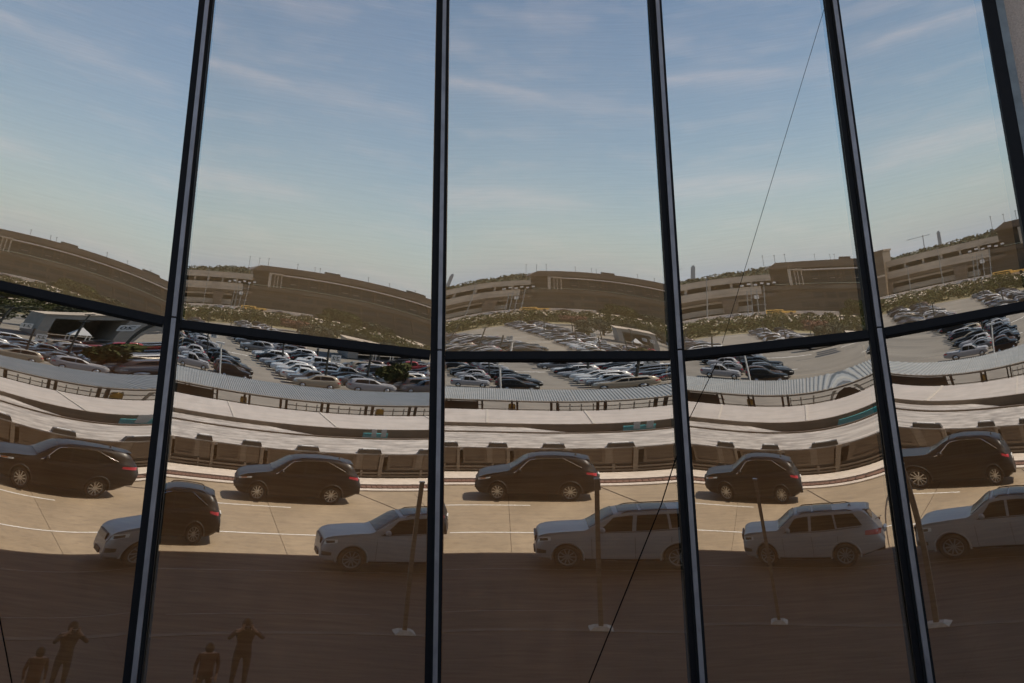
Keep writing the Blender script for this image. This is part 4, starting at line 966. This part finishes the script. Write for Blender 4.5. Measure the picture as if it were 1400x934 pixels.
# ------------------------------------------------------------------ terminal
ter = thing('terminal_building', (5.7, -245, .75), label='long dark brown airport terminal with overhanging roof right of the roadway', cat='building')
def tb(name, x0, x1, y0, y1, z0, z1, m): return MB().box(x0, x1, y0, y1, z0, z1).build(name, m, ter)
ro = MB(); ro.v = [(-2.8, -30, 13.6), (190, -30, 13.0), (190, 3.5, 13.0), (-2.6, 3.5, 12.9), (.4, -30, 15.0), (190, -30, 14.9), (190, 3.5, 14.9), (.4, 3.5, 14.9)]
ro.f = [(0, 1, 2, 3), (4, 5, 6, 7), (0, 1, 5, 4), (1, 2, 6, 5), (2, 3, 7, 6), (3, 0, 4, 7)]; ro.build('roof', 'term2', ter)
tb('roof_edge_strip', 4.8, 190, 3.0, 3.35, 12.0, 12.4, 'kerb')
tb('upper_wall', -1.5, 190, -28, -1.0, 8.0, 12.95, 'term')
tb('ledge', -7.0, 190, -28, 2.6, 6.2, 7.6, 'term'); tb('ledge_lip', 8, 190, 2.61, 2.75, 7.45, 7.6, 'garage_d')
tb('lower_wall', -6.0, 190, -28, .5, ZL, 6.2, 'term')
mul = MB().box(-.14, .14, 0, .25, 8.0, 12.6).mesh('glazing_fin', 'term2')
gp = MB().box(-1.2, 1.2, 0, .06, 8.5, 11.6).mesh('window', 'termglass')
dsh = MB().box(-.8, .8, 0, .08, 9.3, 9.55).mesh('sill_strip', 'garage')
for k in range(60):
    link('glazing_fin', mul, ter, (9.5+k*2.9, -.98, 0)); link('window', gp, ter, (11+k*2.9, -.97, 0))
    if k % 3 != 1: link('sill_strip', dsh, ter, (11+k*2.9, -.8, 0))
for z0, z1, mm in ((9.95, 10.15, 'garage_d'), (11.75, 11.95, 'garage_d')): tb('sill_band', 9, 190, -.72, -.62, z0, z1, mm)
for z0 in (.3, 2.75, 5.6): tb('spandrel_band', 3, 190, .93, 1.05, z0, z0+.3, 'garage_d')
plm = MB().box(-.45, .45, 0, .5, 8.0, 12.7).mesh('wall_pier', 'term2')
for k in range(12): link('wall_pier', plm, ter, (20+k*13.4, -.9, 0))
rfu = MB().box(-2.2, 2.2, -2, 2, 14.9, 16.0).mesh('roof_plant', 'term2')
for k in range(7): link('roof_plant', rfu, ter, (24+k*21.0+(k % 3)*3, -20, 0))
mul2 = MB().box(-.2, .2, 0, .4, .8, 6.1).mesh('pier_fin', 'term2'); wb = MB().box(-1.6, 1.6, 0, .06, 3.4, 5.2).mesh('middle_window', 'termglass')
for k in range(44):
    link('pier_fin', mul2, ter, (9+k*4.1, .52, 0)); link('middle_window', wb, ter, (11.05+k*4.1, .53, 0))
lw = MB().box(-2.6, 2.6, 0, .08, .2, 2.2).mesh('lower_window', 'termglass')
for k in range(24): link('lower_window', lw, ter, (8+k*7.2, .52, 0))
st = thing('stair_tower', (10.6, -240.9, .7), label='pale framed stair tower standing against the terminal front', cat='stair tower')
MB().box(-1.7, -.9, -1, 1, 7.6, 12.7).build('wall', 'garage', st); MB().box(-.9, 2.4, -1, 1, 12.3, 12.7).build('head_beam', 'garage', st)
for x in (.1, 1.0, 2.1): MB().box(x-.14, x+.14, -.2, .2, 7.6, 12.3).build('column', 'garage', st)
for z in (9, 10.4): MB().box(-.9, 2.3, -.2, .2, z, z+.2).build('landing', 'garage_d', st)
for i in range(6):                                           # staff and passengers' pale signs along the corner
    t = thing('pale_sign', (-2.6+i*1.5, -239.5, 8.9+.35*(i % 2)), label='%s small pale sign from the left under the terminal corner' % ORD[i], cat='sign', group='small signs under the terminal corner')
    MB().box(-.4, .4, 0, .08, 0, .5).build('board', 'white', t)
blk = thing('dark_block', (-25.0, -243, ZL), label='dark brown block rising left of the roadway at the edge of the view', cat='building')
MB().box(-16, 2.4, -10, 7, 0, 17.2).build('wall', 'term', blk); MB().box(-16.3, 2.7, -10.3, 7.3, 17.2, 17.8).build('roof', 'term2', blk); MB().box(-16, 2.4, 7.01, 7.1, 9.0, 9.6).build('ledge', 'garage', blk)
